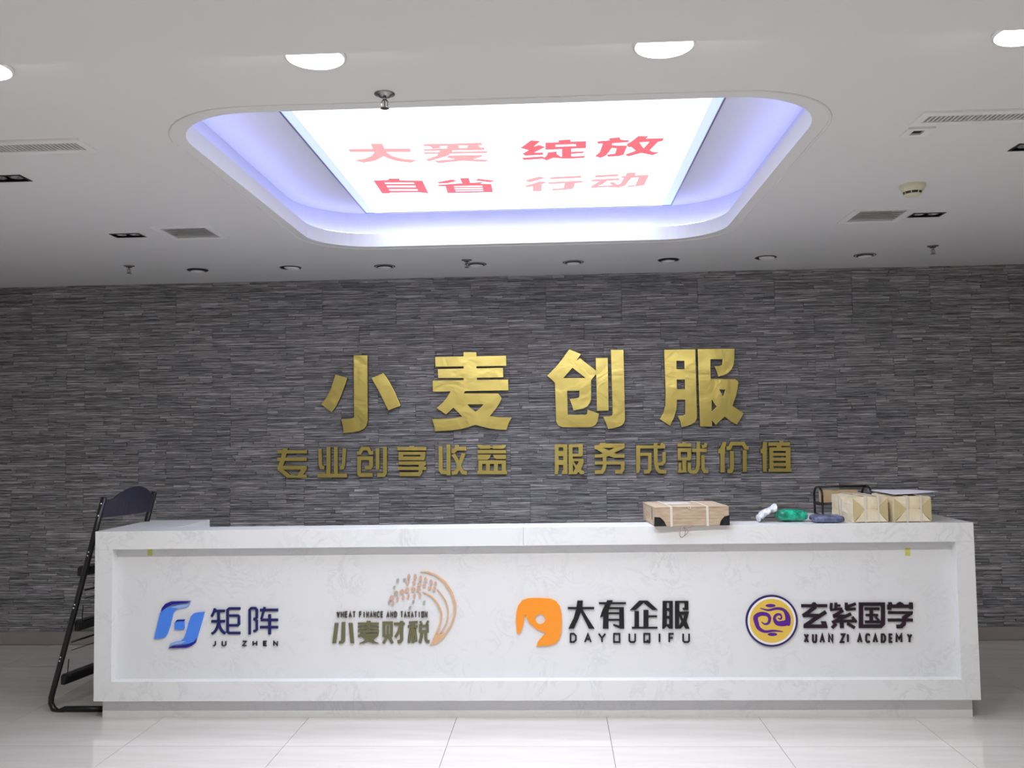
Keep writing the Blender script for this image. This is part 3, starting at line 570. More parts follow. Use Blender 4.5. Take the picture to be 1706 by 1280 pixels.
# ================================================================== RECEPTION DESK
desk = empty('reception_desk', (-0.17, YF+.3, 0), label='long white marble reception desk with four mounted company logos on its front', cat='desk')
JX = -0.178; RD = 0.06
IX0, IX1, IZ0, IZ1 = -2.418, 2.080, 0.207, 0.915
YB = 5.15; YR = 5.617; LX, RX = -2.14, 1.40
g = .0006
obj('top_rail', B((XL, YF, IZ1), (JX-g, YF+RD, ZT-.0), .0015), M['marble'], desk)
obj('top_rail', B((JX+g, YF, IZ1), (XR, YF+RD, ZT-.0), .0015), M['marble'], desk)
obj('bottom_rail', B((XL, YF, ZB), (XR, YF+RD, IZ0), .0015), M['marble'], desk)
obj('stile', B((XL, YF, IZ0), (IX0, YF+RD, IZ1), .0008), M['marble'], desk)
obj('stile', B((IX1, YF, IZ0), (XR, YF+RD, IZ1), .0008), M['marble'], desk)
obj('front_panel', B((XL+.02, YF+RD, ZB+.005), (XR-.02, YF+RD+.018, ZT-.025)), M['marble_panel'], desk)
obj('ledge', B((XL, YF+RD, ZT-.022), (JX-g, YB, ZT), .0008), M['marble'], desk)
obj('ledge', B((JX+g, YF+RD, ZT-.022), (XR, YB, ZT), .0008), M['marble'], desk)
obj('side_counter', B((XL, YB, ZT-.022), (LX, YR, ZT), .0008), M['marble'], desk)
obj('side_counter', B((RX, YB, ZT-.022), (XR, YR, ZT), .0008), M['marble'], desk)
for a, b2 in ((XL, XL+.02), (XR-.02, XR)): obj('side_panel', B((a, YF+RD, ZB), (b2, YR, ZT-.022)), M['marble'], desk)
obj('inner_panel', B((LX-.02, YB, ZB), (LX, YR, ZT-.022)), M['marble'], desk)
obj('inner_panel', B((RX, YB, ZB), (RX+.02, YR, ZT-.022)), M['marble'], desk)
obj('back_panel', B((XL+.02, YB-.02, ZB), (XR-.02, YB, ZT-.022)), M['marble'], desk)
obj('worktop', B((LX, YB, .73), (RX, YR, .75)), M['marble'], desk)
obj('plinth', B((-2.491, 4.990, 0), (2.153, YR-.06, ZB), 0), M['marble_panel'], desk)
for px in (250, 1512):
    p = hit(px, 917, 1, YF+RD); obj('yellow_mark', B((p.x-.013, YF+RD-.0012, p.z-.03), (p.x+.013, YF+RD, p.z+.012)), M['yellow'], desk, label='small yellow paint mark')

YP = YF+RD-.010
W1, W2, W3, W4 = View(240, 940, 6.093, 1, YP), View(530, 940, 6.093, 1, YP), View(840, 940, 5.0176, 1, YP), View(1220, 960, 5.0176, 1, YP)
TH = .0095
def part(name, v, shapes, m_, parent, lift=0.0, thick=None, **k):
    v2 = View(v.o[0], v.o[1], v.s, v.ax, v.v-lift)
    return glyph(name, v2, shapes, (thick or TH)+lift, [M[m_]], parent, step=0.0001, **k)
def grounded(parent):           # parts of the desk carry their sub-parts: the part's own origin is the desk's
    return parent
# -- blue logo
lg = part('logo_emblem', W1, [P((160, 500), (200, 460), (260, 435), (350, 415), (465, 402), (448, 428), (400, 448), (345, 455), (312, 472), (292, 510), (262, 630), (235, 712), (210, 745), (175, 755), (100, 762)),
   P((612, 487), (590, 570), (560, 670), (535, 755), (505, 790), (450, 812), (330, 820), (250, 838), (262, 812), (300, 795), (370, 780), (405, 755), (425, 700), (450, 600), (475, 530), (505, 502), (550, 492)),
   P((335, 582), (405, 578), (408, 655), (398, 668), (308, 668), (308, 600))], 'logo_blue', desk, label='blue emblem of two curved strokes around a small square')
part('dark_arc', W1, [P((168, 497), (178, 450), (215, 405), (270, 382), (340, 380), (472, 378), (440, 392), (370, 400), (290, 412), (230, 435), (195, 465))], 'logo_dark', lg, .001)
part('dark_arc', W1, [P((535, 752), (522, 800), (480, 832), (430, 850), (243, 857), (290, 838), (380, 830), (450, 815), (505, 788))], 'logo_dark', lg, .001)
part('dark_arc', W1, [P((306, 603), (332, 568), (412, 566), (404, 580), (335, 583))], 'logo_dark', lg, .001)
part('pale_stroke', W1, [P((345, 452), (400, 445), (448, 426), (463, 404), (390, 412), (310, 428), (270, 440))], 'logo_pale', lg, .001)
part('pale_stroke', W1, [P((252, 836), (262, 812), (300, 796), (370, 782), (430, 785), (380, 808), (320, 818))], 'logo_pale', lg, .001)
def chars(v, groups, m_):
    ref = None
    for sh in groups: part('character', v, sh, m_, lg_now)
lg_now = lg
chars(W1, [
 [S(24, (718, 452), (706, 490), (684, 535)), R(700, 465, 818, 490), R(682, 570, 818, 596), SC_(26, (752, 478), (752, 600), (722, 680), (684, 710)), SC_(26, (752, 600), (775, 660), (800, 692), (824, 706)),
  S(25, (975, 453), (862, 453), (845, 468), (845, 688), (862, 702), (975, 702)), S(24, (862, 525), (950, 525), (960, 537), (960, 612), (948, 624), (862, 624))],
 [S(25, (1070, 716), (1070, 468), (1085, 450), (1128, 450), (1142, 466), (1142, 545), (1122, 560), (1108, 560)), S(24, (1120, 560), (1142, 580), (1142, 668), (1125, 682), (1108, 682)), R(1175, 455, 1358, 481), SC_(24, (1222, 438), (1200, 520), (1188, 562)), R(1182, 556, 1358, 582), R(1175, 630, 1358, 656), R(1258, 512, 1286, 716)]], 'navy')
for ch, a, b2 in (('J', 692, 726), ('U', 786, 832), ('Z', 994, 1040), ('H', 1100, 1146), ('E', 1206, 1246), ('N', 1310, 1356)): part('letter', W1, latin(ch, a, b2, 781, 834, 9), 'jet', lg)
# -- wheat logo
lg_now = lg = part('logo_emblem', W2, [P((1035, 80), (1120, 78), (1200, 110), (1290, 175), (1360, 280), (1400, 400), (1395, 520), (1350, 640), (1280, 740), (1220, 800), (1130, 830), (1165, 785), (1200, 720), (1290, 700), (1340, 620), (1375, 520), (1380, 410), (1345, 300), (1275, 190), (1190, 120), (1110, 90)),
   SC_([3, 8, 11, 11, 10, 12], (1210, 258), (1280, 350), (1315, 450), (1312, 560), (1280, 640), (1215, 730)), SC_([4, 12, 14, 15, 15, 16], (1060, 285), (1150, 330), (1215, 410), (1250, 500), (1240, 600), (1170, 770))], 'copper_deep', desk, label='copper-coloured emblem of two drooping wheat ears')
gr = []
for x_, y_ in ((920, 130), (985, 130), (1040, 145), (1090, 160), (1145, 185), (1190, 205)): gr.append(ELL(x_, y_, 14, 27, -.1)); gr.append(ELL(x_-14, y_+58, 17, 21, .3))
for x_, y_ in ((745, 345), (790, 298), (848, 285), (900, 268), (962, 262), (1018, 262)): gr.append(ELL(x_, y_, 22, 26, .3)); gr.append(ELL(x_+14, y_+62, 13, 25, .15))
part('grains', W2, gr, 'grain', lg, kind='stuff')
part('grains', W2, [ELL(*q) for q in ((805, 170, 12, 22, .4), (875, 160, 14, 14, 0), (770, 238, 11, 18, .4), (720, 390, 12, 22, .3), (965, 385, 11, 20, .3), (1075, 390, 12, 20, .3), (930, 445, 11, 18, .4), (790, 297, 18, 16, 0))], 'grain_grey', lg, kind='stuff')
chars(W2, [
 [P((168, 600), (207, 600), (182, 805), (143, 805)), P((238, 590), (275, 590), (272, 785), (252, 808), (210, 810), (210, 785), (232, 780)), P((308, 600), (348, 600), (365, 805), (327, 805))],
 [R(402, 596, 615, 617), R(402, 634, 615, 655), R(402, 671, 615, 692), R(490, 580, 530, 700), P((455, 690), (505, 690), (460, 722), (415, 748), (402, 740), (402, 722)), P((455, 706), (615, 704), (606, 735), (548, 778), (615, 808), (560, 808), (510, 792), (460, 808), (412, 808), (488, 772), (440, 740))],
 [P((652, 585), (756, 585), (756, 740), (728, 740), (728, 615), (682, 615), (682, 740), (652, 740)), R(694, 635, 716, 720), S(28, (705, 715), (690, 755), (660, 806)), S(28, (712, 725), (730, 765), (752, 806)), R(768, 596, 878, 621), S(32, (846, 580), (846, 770), (832, 790), (805, 792)), S(28, (835, 625), (815, 690), (782, 745))],
 [S(22, (1010, 590), (920, 597)), R(908, 625, 1008, 648), R(944, 590, 976, 802), S(26, (938, 660), (925, 730), (920, 802)), S(24, (982, 660), (990, 730), (994, 790)), S(22, (1035, 582), (1048, 612)), S(22, (1116, 578), (1098, 612)), P((1022, 618), (1122, 618), (1122, 695), (1022, 695), h=[[(1050, 642), (1094, 642), (1094, 672), (1050, 672)]]), S(30, (1052, 690), (1045, 750), (1030, 802)), S(30, (1090, 690), (1092, 765), (1105, 788), (1130, 790))]], 'olive')
for w_, a, b2 in (('WHEAT', 187, 380), ('FINANCE', 414, 660), ('AND', 692, 800), ('TAXATION', 834, 1110)):
    for ch, sh in word(w_, a, b2, 482, 545, 9): part('letter', W2, sh, 'darkbrown', lg)
# -- orange logo
lg_now = lg = part('logo_emblem', W3, [P((108, 580), (98, 480), (103, 400), (118, 345), (150, 305), (200, 288), (290, 284), (390, 290), (435, 312), (465, 355), (480, 420), (482, 500), (476, 580), (458, 635), (425, 668), (370, 683), (270, 688), (285, 645), (350, 575), (280, 552), (225, 508), (192, 462), (176, 420), (166, 460), (160, 510), (142, 560), (128, 583),
   h=[[(302+42*math.cos(t), 462+42*math.sin(t)) for t in [2*math.pi*k/24 for k in range(24)]]])], 'orange', desk, label='orange rounded emblem with a white dot and a curved cut')
chars(W3, [
 [R(532, 361, 752, 378), P((612, 307), (658, 307), (652, 375), (700, 455), (755, 541), (708, 541), (668, 460), (640, 405), (620, 460), (583, 541), (537, 541), (580, 455), (602, 375))],
 [R(792, 321, 1018, 336), P((862, 304), (908, 304), (878, 365), (872, 400), (872, 541), (825, 541), (828, 440), (802, 445), (822, 385)), P((872, 362), (1000, 362), (1003, 541), (970, 541), (912, 516), (912, 503), (962, 516), (962, 378), (872, 378)), R(870, 405, 965, 420), R(870, 460, 965, 475)],
 [P((1130, 307), (1200, 307), (1285, 385), (1238, 385), (1165, 325), (1098, 385), (1052, 385)), R(1090, 395, 1127, 532), R(1165, 385, 1206, 532), R(1200, 431, 1278, 446), R(1068, 527, 1282, 541)],
 [P((1325, 310), (1410, 310), (1410, 541), (1380, 541), (1358, 520), (1340, 541), (1322, 541), h=[[(1360, 325), (1380, 325), (1380, 370), (1360, 370)], [(1360, 392), (1380, 392), (1380, 435), (1360, 435)], [(1360, 457), (1380, 457), (1380, 505), (1360, 505)]]), P((1428, 310), (1540, 310), (1540, 385), (1500, 385), (1488, 372), (1508, 366), (1508, 325), (1465, 325), (1465, 400), (1545, 400), (1525, 480), (1550, 541), (1515, 541), (1500, 515), (1475, 541), (1428, 541), h=[[(1480, 425), (1507, 425), (1497, 462)], [(1463, 435), (1482, 482), (1463, 520)]])]], 'jet')
for ch, a, b2 in (('D', 548, 606), ('A', 668, 732), ('Y', 784, 852), ('O', 911, 971), ('U', 1040, 1102), ('Q', 1164, 1222), ('I', 1290, 1308), ('F', 1374, 1424), ('U', 1490, 1553)): part('letter', W3, latin(ch, a, b2, 578, 660, 13), 'jet', lg)
# -- round purple and gold logo
ringshape = lambda r0, r1: [[[(330+r0*math.cos(t), 375+r0*.995*math.sin(t)) for t in [2*math.pi*k/56 for k in range(56)]]] + ([[(330+r1*math.cos(t), 375+r1*.995*math.sin(t)) for t in [2*math.pi*k/56 for k in range(56)]]] if r1 else [])]
lg_now = lg = part('logo_emblem', W4, ringshape(218, 202), 'ring', desk, label='round gold emblem with purple cloud scrolls and a dark purple ring')
part('white_ring', W4, ringshape(202, 184), 'ring_white', lg, -.001)
part('gold_disc', W4, ringshape(184, 0), 'amber', lg, 0)
part('scroll', W4, [SC_([5, 16, 22, 24, 42, 50, 46, 36, 24, 22, 18, 10], (232, 268), (300, 286), (370, 272), (430, 284), (462, 335), (460, 385), (415, 398), (372, 392), (352, 355), (368, 326), (400, 322), (414, 345)), SC_([12, 16, 12, 6], (414, 338), (408, 355), (398, 360), (380, 350)), ELL(320, 248, 42, 14), ELL(470, 385, 18, 34)], 'purple', lg, .001)
part('scroll', W4, [SC_([6, 14, 22, 28, 30, 34, 40, 36, 30, 22, 18, 5], (245, 382), (270, 402), (303, 392), (312, 350), (288, 322), (235, 318), (196, 345), (205, 400), (225, 440), (275, 465), (345, 458), (425, 465)), ELL(336, 488, 40, 14)], 'purple', lg, .001)
chars(W4, [
 [R(578, 237, 795, 262), ELL(686, 240, 20, 20, 0, 12), S(28, (700, 258), (655, 290), (592, 335)), R(592, 318, 725, 345), S(30, (785, 300), (725, 340), (610, 415)), R(598, 407, 768, 436), P((742, 380), (785, 380), (800, 436), (762, 436))],
 [S(22, (830, 226), (826, 275)), S(22, (868, 224), (866, 275)), S(16, (868, 250), (905, 246)), S(18, (820, 285), (920, 274)), S(22, (1034, 232), (952, 262)), S(24, (955, 224), (955, 282)), S(20, (952, 282), (1034, 276)), S(22, (930, 290), (845, 335)), S(22, (845, 340), (955, 334)), S(26, (995, 318), (900, 360), (838, 392)), S(22, (850, 382), (1036, 376)), S(22, (1006, 345), (1040, 386)), S(32, (918, 385), (918, 436)), S(24, (872, 400), (836, 436)), S(26, (966, 398), (1025, 434))],
 [P((1060, 222), (1278, 222), (1278, 405), (1248, 436), (1060, 436), h=[[(1095, 250), (1245, 250), (1245, 398), (1235, 408), (1095, 408)]]), R(1108, 265, 1232, 286), R(1118, 318, 1220, 338), R(1112, 373, 1240, 395), R(1150, 266, 1178, 394), S(18, (1200, 345), (1228, 372))],
 [P((1305, 220), (1335, 220), (1340, 240), (1370, 240), (1385, 226), (1405, 216), (1425, 226), (1440, 240), (1478, 240), (1482, 222), (1510, 222), (1512, 276), (1482, 276), (1482, 268), (1332, 268), (1332, 282), (1298, 282), (1298, 240), (1308, 238)), R(1305, 296, 1510, 318), S(28, (1500, 308), (1435, 352)), R(1303, 357, 1510, 381), S(30, (1438, 340), (1438, 400), (1415, 422), (1375, 424))]], 'plum_black')
for ch, a, b2 in (('X', 600, 642), ('U', 668, 710), ('A', 732, 776), ('N', 803, 846), ('Z', 902, 946), ('I', 958, 978), ('A', 1046, 1090), ('C', 1114, 1157), ('A', 1176, 1220), ('D', 1244, 1286), ('E', 1310, 1346), ('M', 1368, 1424), ('Y', 1462, 1506)): part('letter', W4, latin(ch, a, b2, 482, 560, 14), 'plum_black', lg)

# ================================================================== BLACK CHAIR AT THE LEFT END
c0 = Vector((-2.54, 5.06, 0)); U_ = Vector((0.165, 0.982, 0)).normalized(); V_ = Vector((1, 0, 0)); CW = 0.475
chair = empty('folding_chair', (-2.60, 5.25, 0), label='black folding chair with rounded backrest at the left end of the desk', cat='chair')
def onframe(px, py, u=0.0):
    """the point of the near side frame's plane seen there, moved u metres across the chair"""
    d = FW*F_PX + RT*(px-853) - UP*(py-640); n = U_
    t = (c0-EYE).dot(n)/d.dot(n); return EYE+d*t+U_*u
prof = [(173.5, 829), (150, 920), (127, 1008), (103, 1098), (91, 1142)]
bend = [(85.5, 1162), (85, 1172), (89, 1181), (97, 1186.5), (108, 1187.5)]
for u in (0, CW):
    pts = [onframe(*q, u) for q in prof+bend]
    last = pts[-1].copy(); last.z = 0.0160; pts[-1] = last
    end = Vector((-2.536, last.y, .0160)); pts += [last.lerp(end, .5), end]
    bm = bmesh.new(); tube(bm, pts, 0.0160, 10); obj('side_frame', bm, M['black'], chair, smooth=True)
    # folding rear strut, mostly hidden by the desk
    a = onframe(150, 920, u-.02 if u else .02); a.x = min(a.x+.03, -2.532); bq = end+Vector((0, -.02 if u else .02, .006))
    bm = bmesh.new(); tube(bm, [a, bq], 0.009, 8); obj('rear_strut', bm, M['black'], chair, smooth=True)
# backrest: a bent board with an arched top
bm = bmesh.new(); nb = 16; rows = []
tb, bb_ = onframe(174, 833), onframe(167, 863)
for k in range(nb+1):
    s_ = k/nb; bow = 0.035*math.sin(math.pi*s_); top = 0.0+0.062*max(0, math.sin(math.pi*min(1, max(0, (s_-.12)/.76))))**.8
    p1 = bb_+U_*(CW*s_)+V_*bow; p2 = tb+U_*(CW*s_)+V_*bow+Vector((0, 0, top)); rows.append((p1, p2))
va = [[bm.verts.new(p+V_*d) for p in (r0, r1) for d in (-.005, .005)] for r0, r1 in rows]
for A, Bq in zip(va, va[1:]):
    for i0, i1 in ((0, 1), (1, 3), (3, 2), (2, 0)): bm.faces.new((A[i0], A[i1], Bq[i1], Bq[i0]))
bm.faces.new((va[0][0], va[0][1], va[0][3], va[0][2])); bm.faces.new((va[-1][0], va[-1][2], va[-1][3], va[-1][1]))
obj('backrest', bm, M['seat_black'], chair)
# seat and two footrests: boards with a front lip
def board(name, px, py, fwd, deep, thick):
    p = onframe(px, py); bm = bmesh.new()
    q = [p-V_*fwd, p+V_*deep]
    pr = [q[0]+Vector((0, 0, -.002)), q[0]+V_*.012+Vector((0, 0, .012)), q[1]+Vector((0, 0, .012)), q[1], q[0]+V_*.03, q[0]+V_*.02+Vector((0, 0, -thick)), q[0]+Vector((0, 0, -thick+.004))]
    prism(bm, [[a+U_*.016 for a in pr]], U_*(CW-.032)); obj(name, bm, M['black'], chair)
board('seat', 139, 948, .045, .03, .045)
board('footrest', 121, 1038, .000, .05, .05)
board('footrest', 98, 1128, .000, .06, .05)
for (px, py) in ((138, 983.5), (116, 1070)):
    p = onframe(px, py)+V_*.012; bm = bmesh.new(); tube(bm, [p, p+U_*CW], .0055, 8); obj('rung', bm, M['black'], chair, smooth=True)
    p = onframe(px-3, py+14)+V_*.02; bm = bmesh.new(); tube(bm, [p, p+U_*CW], .0022, 6); obj('rung', bm, M['black'], chair, smooth=True)
for (a, b2) in (((131, 1010), (128, 1046)), ((107, 1100), (104, 1134))):
    for u in (.02, CW-.02): bm = bmesh.new(); tube(bm, [onframe(*a, u)+V_*.012, onframe(*b2, u)+V_*.012], .003, 6); obj('hanger', bm, M['black'], chair)
for px, py in ((171.5, 839), (166.5, 859), (150.5, 919.5), (148.8, 925.5), (127.3, 1007), (125.7, 1012.5), (103.7, 1094.5), (102.3, 1100.5)):
    for u in ((0, CW) if py < 900 else (0,)):
        p = onframe(px, py, u)-U_*.0125; bm = bmesh.new(); tube(bm, [p, p-U_*.004], [.0052, .0035], 10); obj('bolt', bm, M['bolt'], chair, label='bright steel bolt')

# ================================================================== THINGS ON THE DESK
E_ = .0012
# cardboard box
bx0, bx1 = Vector((.515, 4.884, ZT)), Vector((.906, 4.845, ZT)); ang = 0.055
cbox = empty('cardboard_box', (bx0.x, bx0.y, ZT+E_), ang, label='flat strapped cardboard box with black corner patches overhanging the desk front', cat='box')
W_, D_2, H_ = .393, .400, .101
bm = bmesh.new(); box(bm, (0, 0, 0), (W_, D_2, H_-.004), bev=.004); obj('carton', bm, M['card'], cbox, local=True)
obj('lid_flap', B((-.001, -.001, H_-.004), (W_+.001, D_2/2-.001, H_)), M['card'], cbox, local=True)
obj('lid_flap', B((-.001, D_2/2+.001, H_-.004), (W_+.001, D_2+.001, H_)), M['card'], cbox, local=True)
for xx in (.082, .272):
    bm = bmesh.new(); prism(bm, [[Vector(p) for p in ((xx, -.003, -.0008), (xx, D_2+.003, -.0008), (xx, D_2+.003, H_+.0025), (xx, -.003, H_+.0025))], [Vector(p) for p in ((xx, -.0012, .0002), (xx, D_2+.0012, .0002), (xx, D_2+.0012, H_+.0007), (xx, -.0012, H_+.0007))]], Vector((.013, 0, 0)))
    obj('strap', bm, M['strap'], cbox, local=True, label='pale plastic strap')
bm = bmesh.new(); prism(bm, [[Vector(p) for p in ((-.0015, -.0022, .001), (.062, -.0022, .001), (.050, -.0022, .028), (.030, -.0022, .047), (-.0015, -.0022, .05))]], Vector((0, .0018, 0))); prism(bm, [[Vector(p) for p in ((-.0018, -.002, .001), (-.0018, .03, .001), (-.0018, -.002, .035))]], Vector((.0016, 0, 0))); obj('corner_patch', bm, M['blackfilm'], cbox, local=True, label='black film corner patch')
bm = bmesh.new(); prism(bm, [[Vector(p) for p in ((W_+.0015, -.0022, .001), (W_-.052, -.0022, .001), (W_-.045, -.0022, .026), (W_-.025, -.0022, .048), (W_+.0015, -.0022, .053))]], Vector((0, .0018, 0))); obj('corner_patch', bm, M['blackfilm'], cbox, local=True, label='black film corner patch')
obj('tape', B((.062, -.0016, .040), (W_-.05, -.0002, .0425)), M['card_tape'], cbox, local=True)
obj('tape', B((-.0016, .05, .03), (-.0002, .10, .095)), M['card_tape'], cbox, local=True)
obj('shipping_label', B((.10, .20, H_+.0001), (.235, .31, H_+.0008)), M['label'], cbox, local=True, label='pale paper label')
bm = bmesh.new(); pts = bez([(.205, -.004, .000), (.175, -.010, -.006), (.150, -.013, -.004), (.132, -.012, -.022), (.128, -.012, -.046), (.140, -.013, -.058), (.155, -.012, -.042), (.158, -.012, -.018), (.150, -.012, -.006), (.172, -.012, -.024), (.158, -.013, -.045), (.146, -.013, -.052)], 6); tube(bm, pts, .0018, 6); obj('twine_loop', bm, M['twine'], cbox, local=True, smooth=True)
bm = bmesh.new(); pts = bez([(.175, -.004, H_), (.180, -.008, H_+.006), (.190, -.008, H_-.004), (.184, -.006, H_-.010), (.176, -.008, H_-.002)], 6); tube(bm, pts, .002, 6); obj('knot', bm, M['strap'], cbox, local=True, smooth=True)
# kraft parcels
def parcel(x0, x1, y0, dep, h, label, seed, rz=0.0):
    rnd = random.Random(seed); w = x1-x0
    t = empty('paper_parcel', (x0, y0, ZT+E_), rz, label=label, cat='parcel', group='kraft paper parcels on the desk')
    bm = bmesh.new(); bmesh.ops.create_cube(bm, size=1, matrix=Matrix.Translation((w/2, dep/2, h/2)) @ Matrix.Diagonal((w, dep, h, 1)))
    bmesh.ops.subdivide_edges(bm, edges=bm.edges, cuts=7, use_grid_fill=True)
    for v in bm.verts:
        c_ = v.co; nx, ny, nz_ = (c_.x/w-.5)*2, (c_.y/dep-.5)*2, (c_.z/h-.5)*2
        if abs(nx) > .99: c_.x += math.copysign(.012*(1-ny*ny)*(1-nz_*nz_)+rnd.uniform(-.002, .002), nx)
        if abs(ny) > .99: c_.y += math.copysign(.006*(1-nx*nx)*(1-nz_*nz_), ny)+rnd.uniform(-.0012, .0012)
        if nz_ > .99: c_.z += rnd.uniform(-.003, .001)+.004*(1-nx*nx)
        if abs(nx) > .99 and abs(ny) > .99: c_.x -= math.copysign(.004, nx)
    obj('wrapping', bm, M['kraft'], t, local=True, smooth=False)
    # the folded triangular ends on the front
    for sgn in (0, 1):
        X = lambda q: q if not sgn else w-q
        bm = bmesh.new(); prism(bm, [[Vector((X(.004), -.0085, .006)), Vector((X(w*.36), -.0105, h*.50)), Vector((X(.004), -.0085, h-.006))]], Vector((0, .004, 0)))
        obj('end_flap', bm, M['kraft_fold'], t, local=True)
    bm = bmesh.new(); prism(bm, [[Vector((.012, -.0105, .004)), Vector((w-.012, -.0105, .004)), Vector((w*.66, -.0115, h*.52)), Vector((w*.34, -.0115, h*.52))]], Vector((0, .004, 0))); obj('end_flap', bm, M['kraft'], t, local=True)
    for q in (.32, .68):
        xx = w*q; bm = bmesh.new(); hh = .0025
        prism(bm, [[Vector((xx, -.014, .0)), Vector((xx, dep+.012, .0)), Vector((xx, dep+.012, h+.008)), Vector((xx, -.014, h+.008))], [Vector((xx, -.0125, .0006)), Vector((xx, dep+.010, .0006)), Vector((xx, dep+.010, h+.0065)), Vector((xx, -.0125, h+.0065))]], Vector((.010, 0, 0)))
        obj('strap', bm, M['strap'], t, local=True, label='pale binding strap')
    for q in (.38, .5) if x0 < 1.7 else ():
        yy = dep*q; bm = bmesh.new(); prism(bm, [[Vector((-.017, yy, 0)), Vector((-.0145, yy, 0)), Vector((-.0145, yy, h+.004)), Vector((-.017, yy, h+.004))]], Vector((0, .007, 0))); obj('strap', bm, M['strap'], t, local=True, label='pale binding strap')
    return t
parcel(1.572, 1.762, 4.992, .335, .132, 'left kraft paper parcel with pale straps, beside the blue-grey packet', 3, .03)
parcel(1.785, 1.985, 4.990, .335, .132, 'right kraft paper parcel lying under the white sheet', 5)
ZS = ZT+.1462
bm = bmesh.new(); prism(bm, [[Vector(p) for p in ((1.795, 4.99, ZS), (1.93, 5.045, ZS+.0005), (2.07, 5.10, ZS+.006), (2.045, 5.25, ZS+.004), (2.02, 5.40, ZS), (1.91, 5.42, ZS), (1.80, 5.43, ZS))]], Vector((0, 0, .0012)))
tag(obj('paper_sheet', bm, M['paper']), 'white paper sheet lying askew on top of the right parcel', 'paper')
# pillows of plastic: a squashed, creased ellipsoid
def pillow(name, c, r, m_, rz, seed, label, cat, power=.6, crease=.12, parent=None):
    rnd = random.Random(seed); bm = bmesh.new(); bmesh.ops.create_uvsphere(bm, u_segments=36, v_segments=20, radius=1)
    ph = [rnd.uniform(0, 6.3) for _ in range(6)]
    for v in bm.verts:
        p = v.co; f = lambda q: math.copysign(abs(q)**power, q)
        n_ = 1+crease*(.5*math.sin(9*p.x+ph[0]+4*p.y)+.35*math.sin(17*p.y+ph[1]+9*p.z)+.3*math.sin(23*p.x+ph[2]-14*p.z))
        k = 1.0 if p.z > -.6 else .9
        v.co = Vector((f(p.x)*r[0]*(1+(n_-1)*.3), f(p.y)*r[1]*(1+(n_-1)*.3), p.z*r[2]*n_*k))
    zmin = min(v.co.z for v in bm.verts)
    for v in bm.verts: v.co.z -= zmin
    bmesh.ops.transform(bm, matrix=Matrix.Translation(c) @ Matrix.Rotation(rz, 4, 'Z'), verts=bm.verts)
    o = obj(name, bm, M[m_], parent, smooth=True)
    if cat: tag(o, label, cat)
    return o
pillow('green_bag', (1.276, 5.10, ZT+E_), (.082, .05, .031), 'greenbag', .04, 4, 'crumpled shiny green plastic packet between the white bag and the blue-grey packet', 'bag', .38, .16)
# white bag sagging from the green packet down to the ledge
bm = bmesh.new()
path = [(1.194, 5.10, ZT+.066), (1.172, 5.10, ZT+.056), (1.145, 5.10, ZT+.042), (1.118, 5.095, ZT+.026), (1.100, 5.09, ZT+.014), (1.092, 5.06, ZT+.010)]
q = bez(path, 5); rows = []
for i, p in enumerate(q):
    wd = .05+.012*math.sin(i*.9); th = .018+.004*math.sin(i*.5+1)
    rows.append([bm.verts.new(p+Vector((.0, math.cos(a)*wd, math.sin(a)*th+.002*math.sin(7*a+i)+.004))) for a in [2*math.pi*k/18 for k in range(18)]])
for A, Bq in zip(rows, rows[1:]):
    for k in range(18): bm.faces.new((A[k], A[(k+1) % 18], Bq[(k+1) % 18], Bq[k]))
bm.faces.new(rows[0]); bm.faces.new(rows[-1][::-1])
zmin = min(v.co.z for v in bm.verts)
for v in bm.verts: v.co.z += (ZT+E_-zmin)
tag(obj('white_bag', bm, M['whitebag'], smooth=True), 'thin white plastic bag slumped against the left side of the green packet', 'bag')
pillow('blue_packet', (1.452, 5.045, ZT+E_), (.080, .072, .019), 'bluebag', -.06, 9, 'blue-grey plastic packet lying left of the kraft parcels', 'packet', .22, .10)
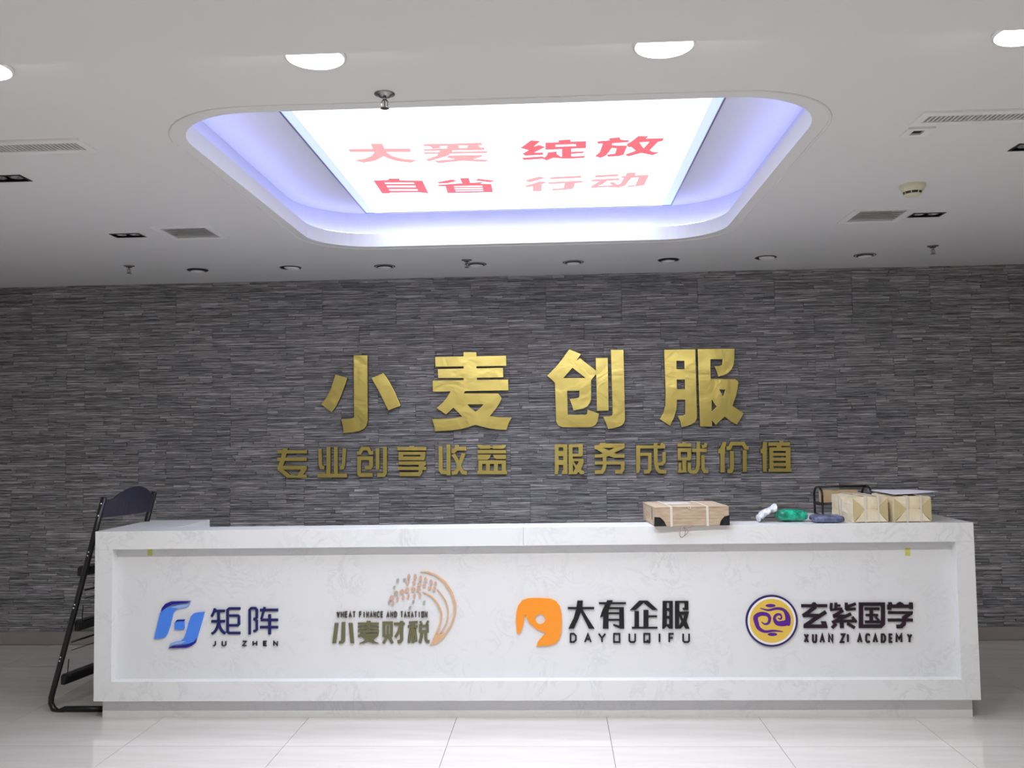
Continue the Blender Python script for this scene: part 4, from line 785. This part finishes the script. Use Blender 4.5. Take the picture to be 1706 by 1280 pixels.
# black wire rack with its bag
rack = empty('wire_rack', (1.65, 5.42, ZT+E_), label='black metal rack with arched ends standing behind the left kraft parcel', cat='rack')
for xx in (1.522, 1.800):
    bm = bmesh.new(); pts = [(xx, 5.36, ZT+.006), (xx, 5.36, ZT+.12)]
    for k in range(1, 10): a = math.pi*k/10; pts.append((xx, 5.44-.08*math.cos(a), ZT+.12+.047*math.sin(a)))
    pts += [(xx, 5.52, ZT+.12), (xx, 5.52, ZT+.006)]; tube(bm, pts, .0065, 8); obj('arched_end', bm, M['black'], rack, smooth=True)
    bm = bmesh.new(); box(bm, (xx-.006, 5.355, ZT+.062), (xx+.006, 5.525, ZT+.078)); obj('cross_plate', bm, M['black'], rack)
    bm = bmesh.new(); tube(bm, [(xx, 5.355, ZT+.007), (xx, 5.525, ZT+.007)], .0055, 8); obj('foot', bm, M['black'], rack)
for yy, zz in ((5.44, .167), (5.36, .07), (5.52, .07)):
    bm = bmesh.new(); tube(bm, [(1.522, yy, ZT+zz), (1.80, yy, ZT+zz)], .0060, 8); obj('rail', bm, M['black'], rack, smooth=True)
card = empty('card_box', (1.63, 5.44, ZT+.077), label='small brown board carton with a hand hole held in the black rack', cat='carton')
bm = bmesh.new(); z0, z1 = ZT+.077, ZT+.150
oval = [Vector((1.655+.034*math.cos(t), 5.405, ZT+.132+.007*math.sin(t))) for t in [2*math.pi*k/16 for k in range(16)]]
prism(bm, [[Vector(p) for p in ((1.537, 5.405, z0), (1.735, 5.405, z0), (1.738, 5.405, z1), (1.640, 5.405, z1), (1.610, 5.405, z1-.01), (1.585, 5.405, z1), (1.537, 5.405, z1))], oval], Vector((0, .003, 0))); obj('front_board', bm, M['brownboard'], card)
bm = bmesh.new(); box(bm, (1.537, 5.475, z0), (1.735, 5.478, z1-.004)); box(bm, (1.537, 5.408, z0), (1.54, 5.475, z1-.006)); box(bm, (1.732, 5.408, z0), (1.735, 5.475, z1-.006)); box(bm, (1.54, 5.408, z0), (1.732, 5.475, z0+.003)); obj('tray', bm, M['brownboard'], card)
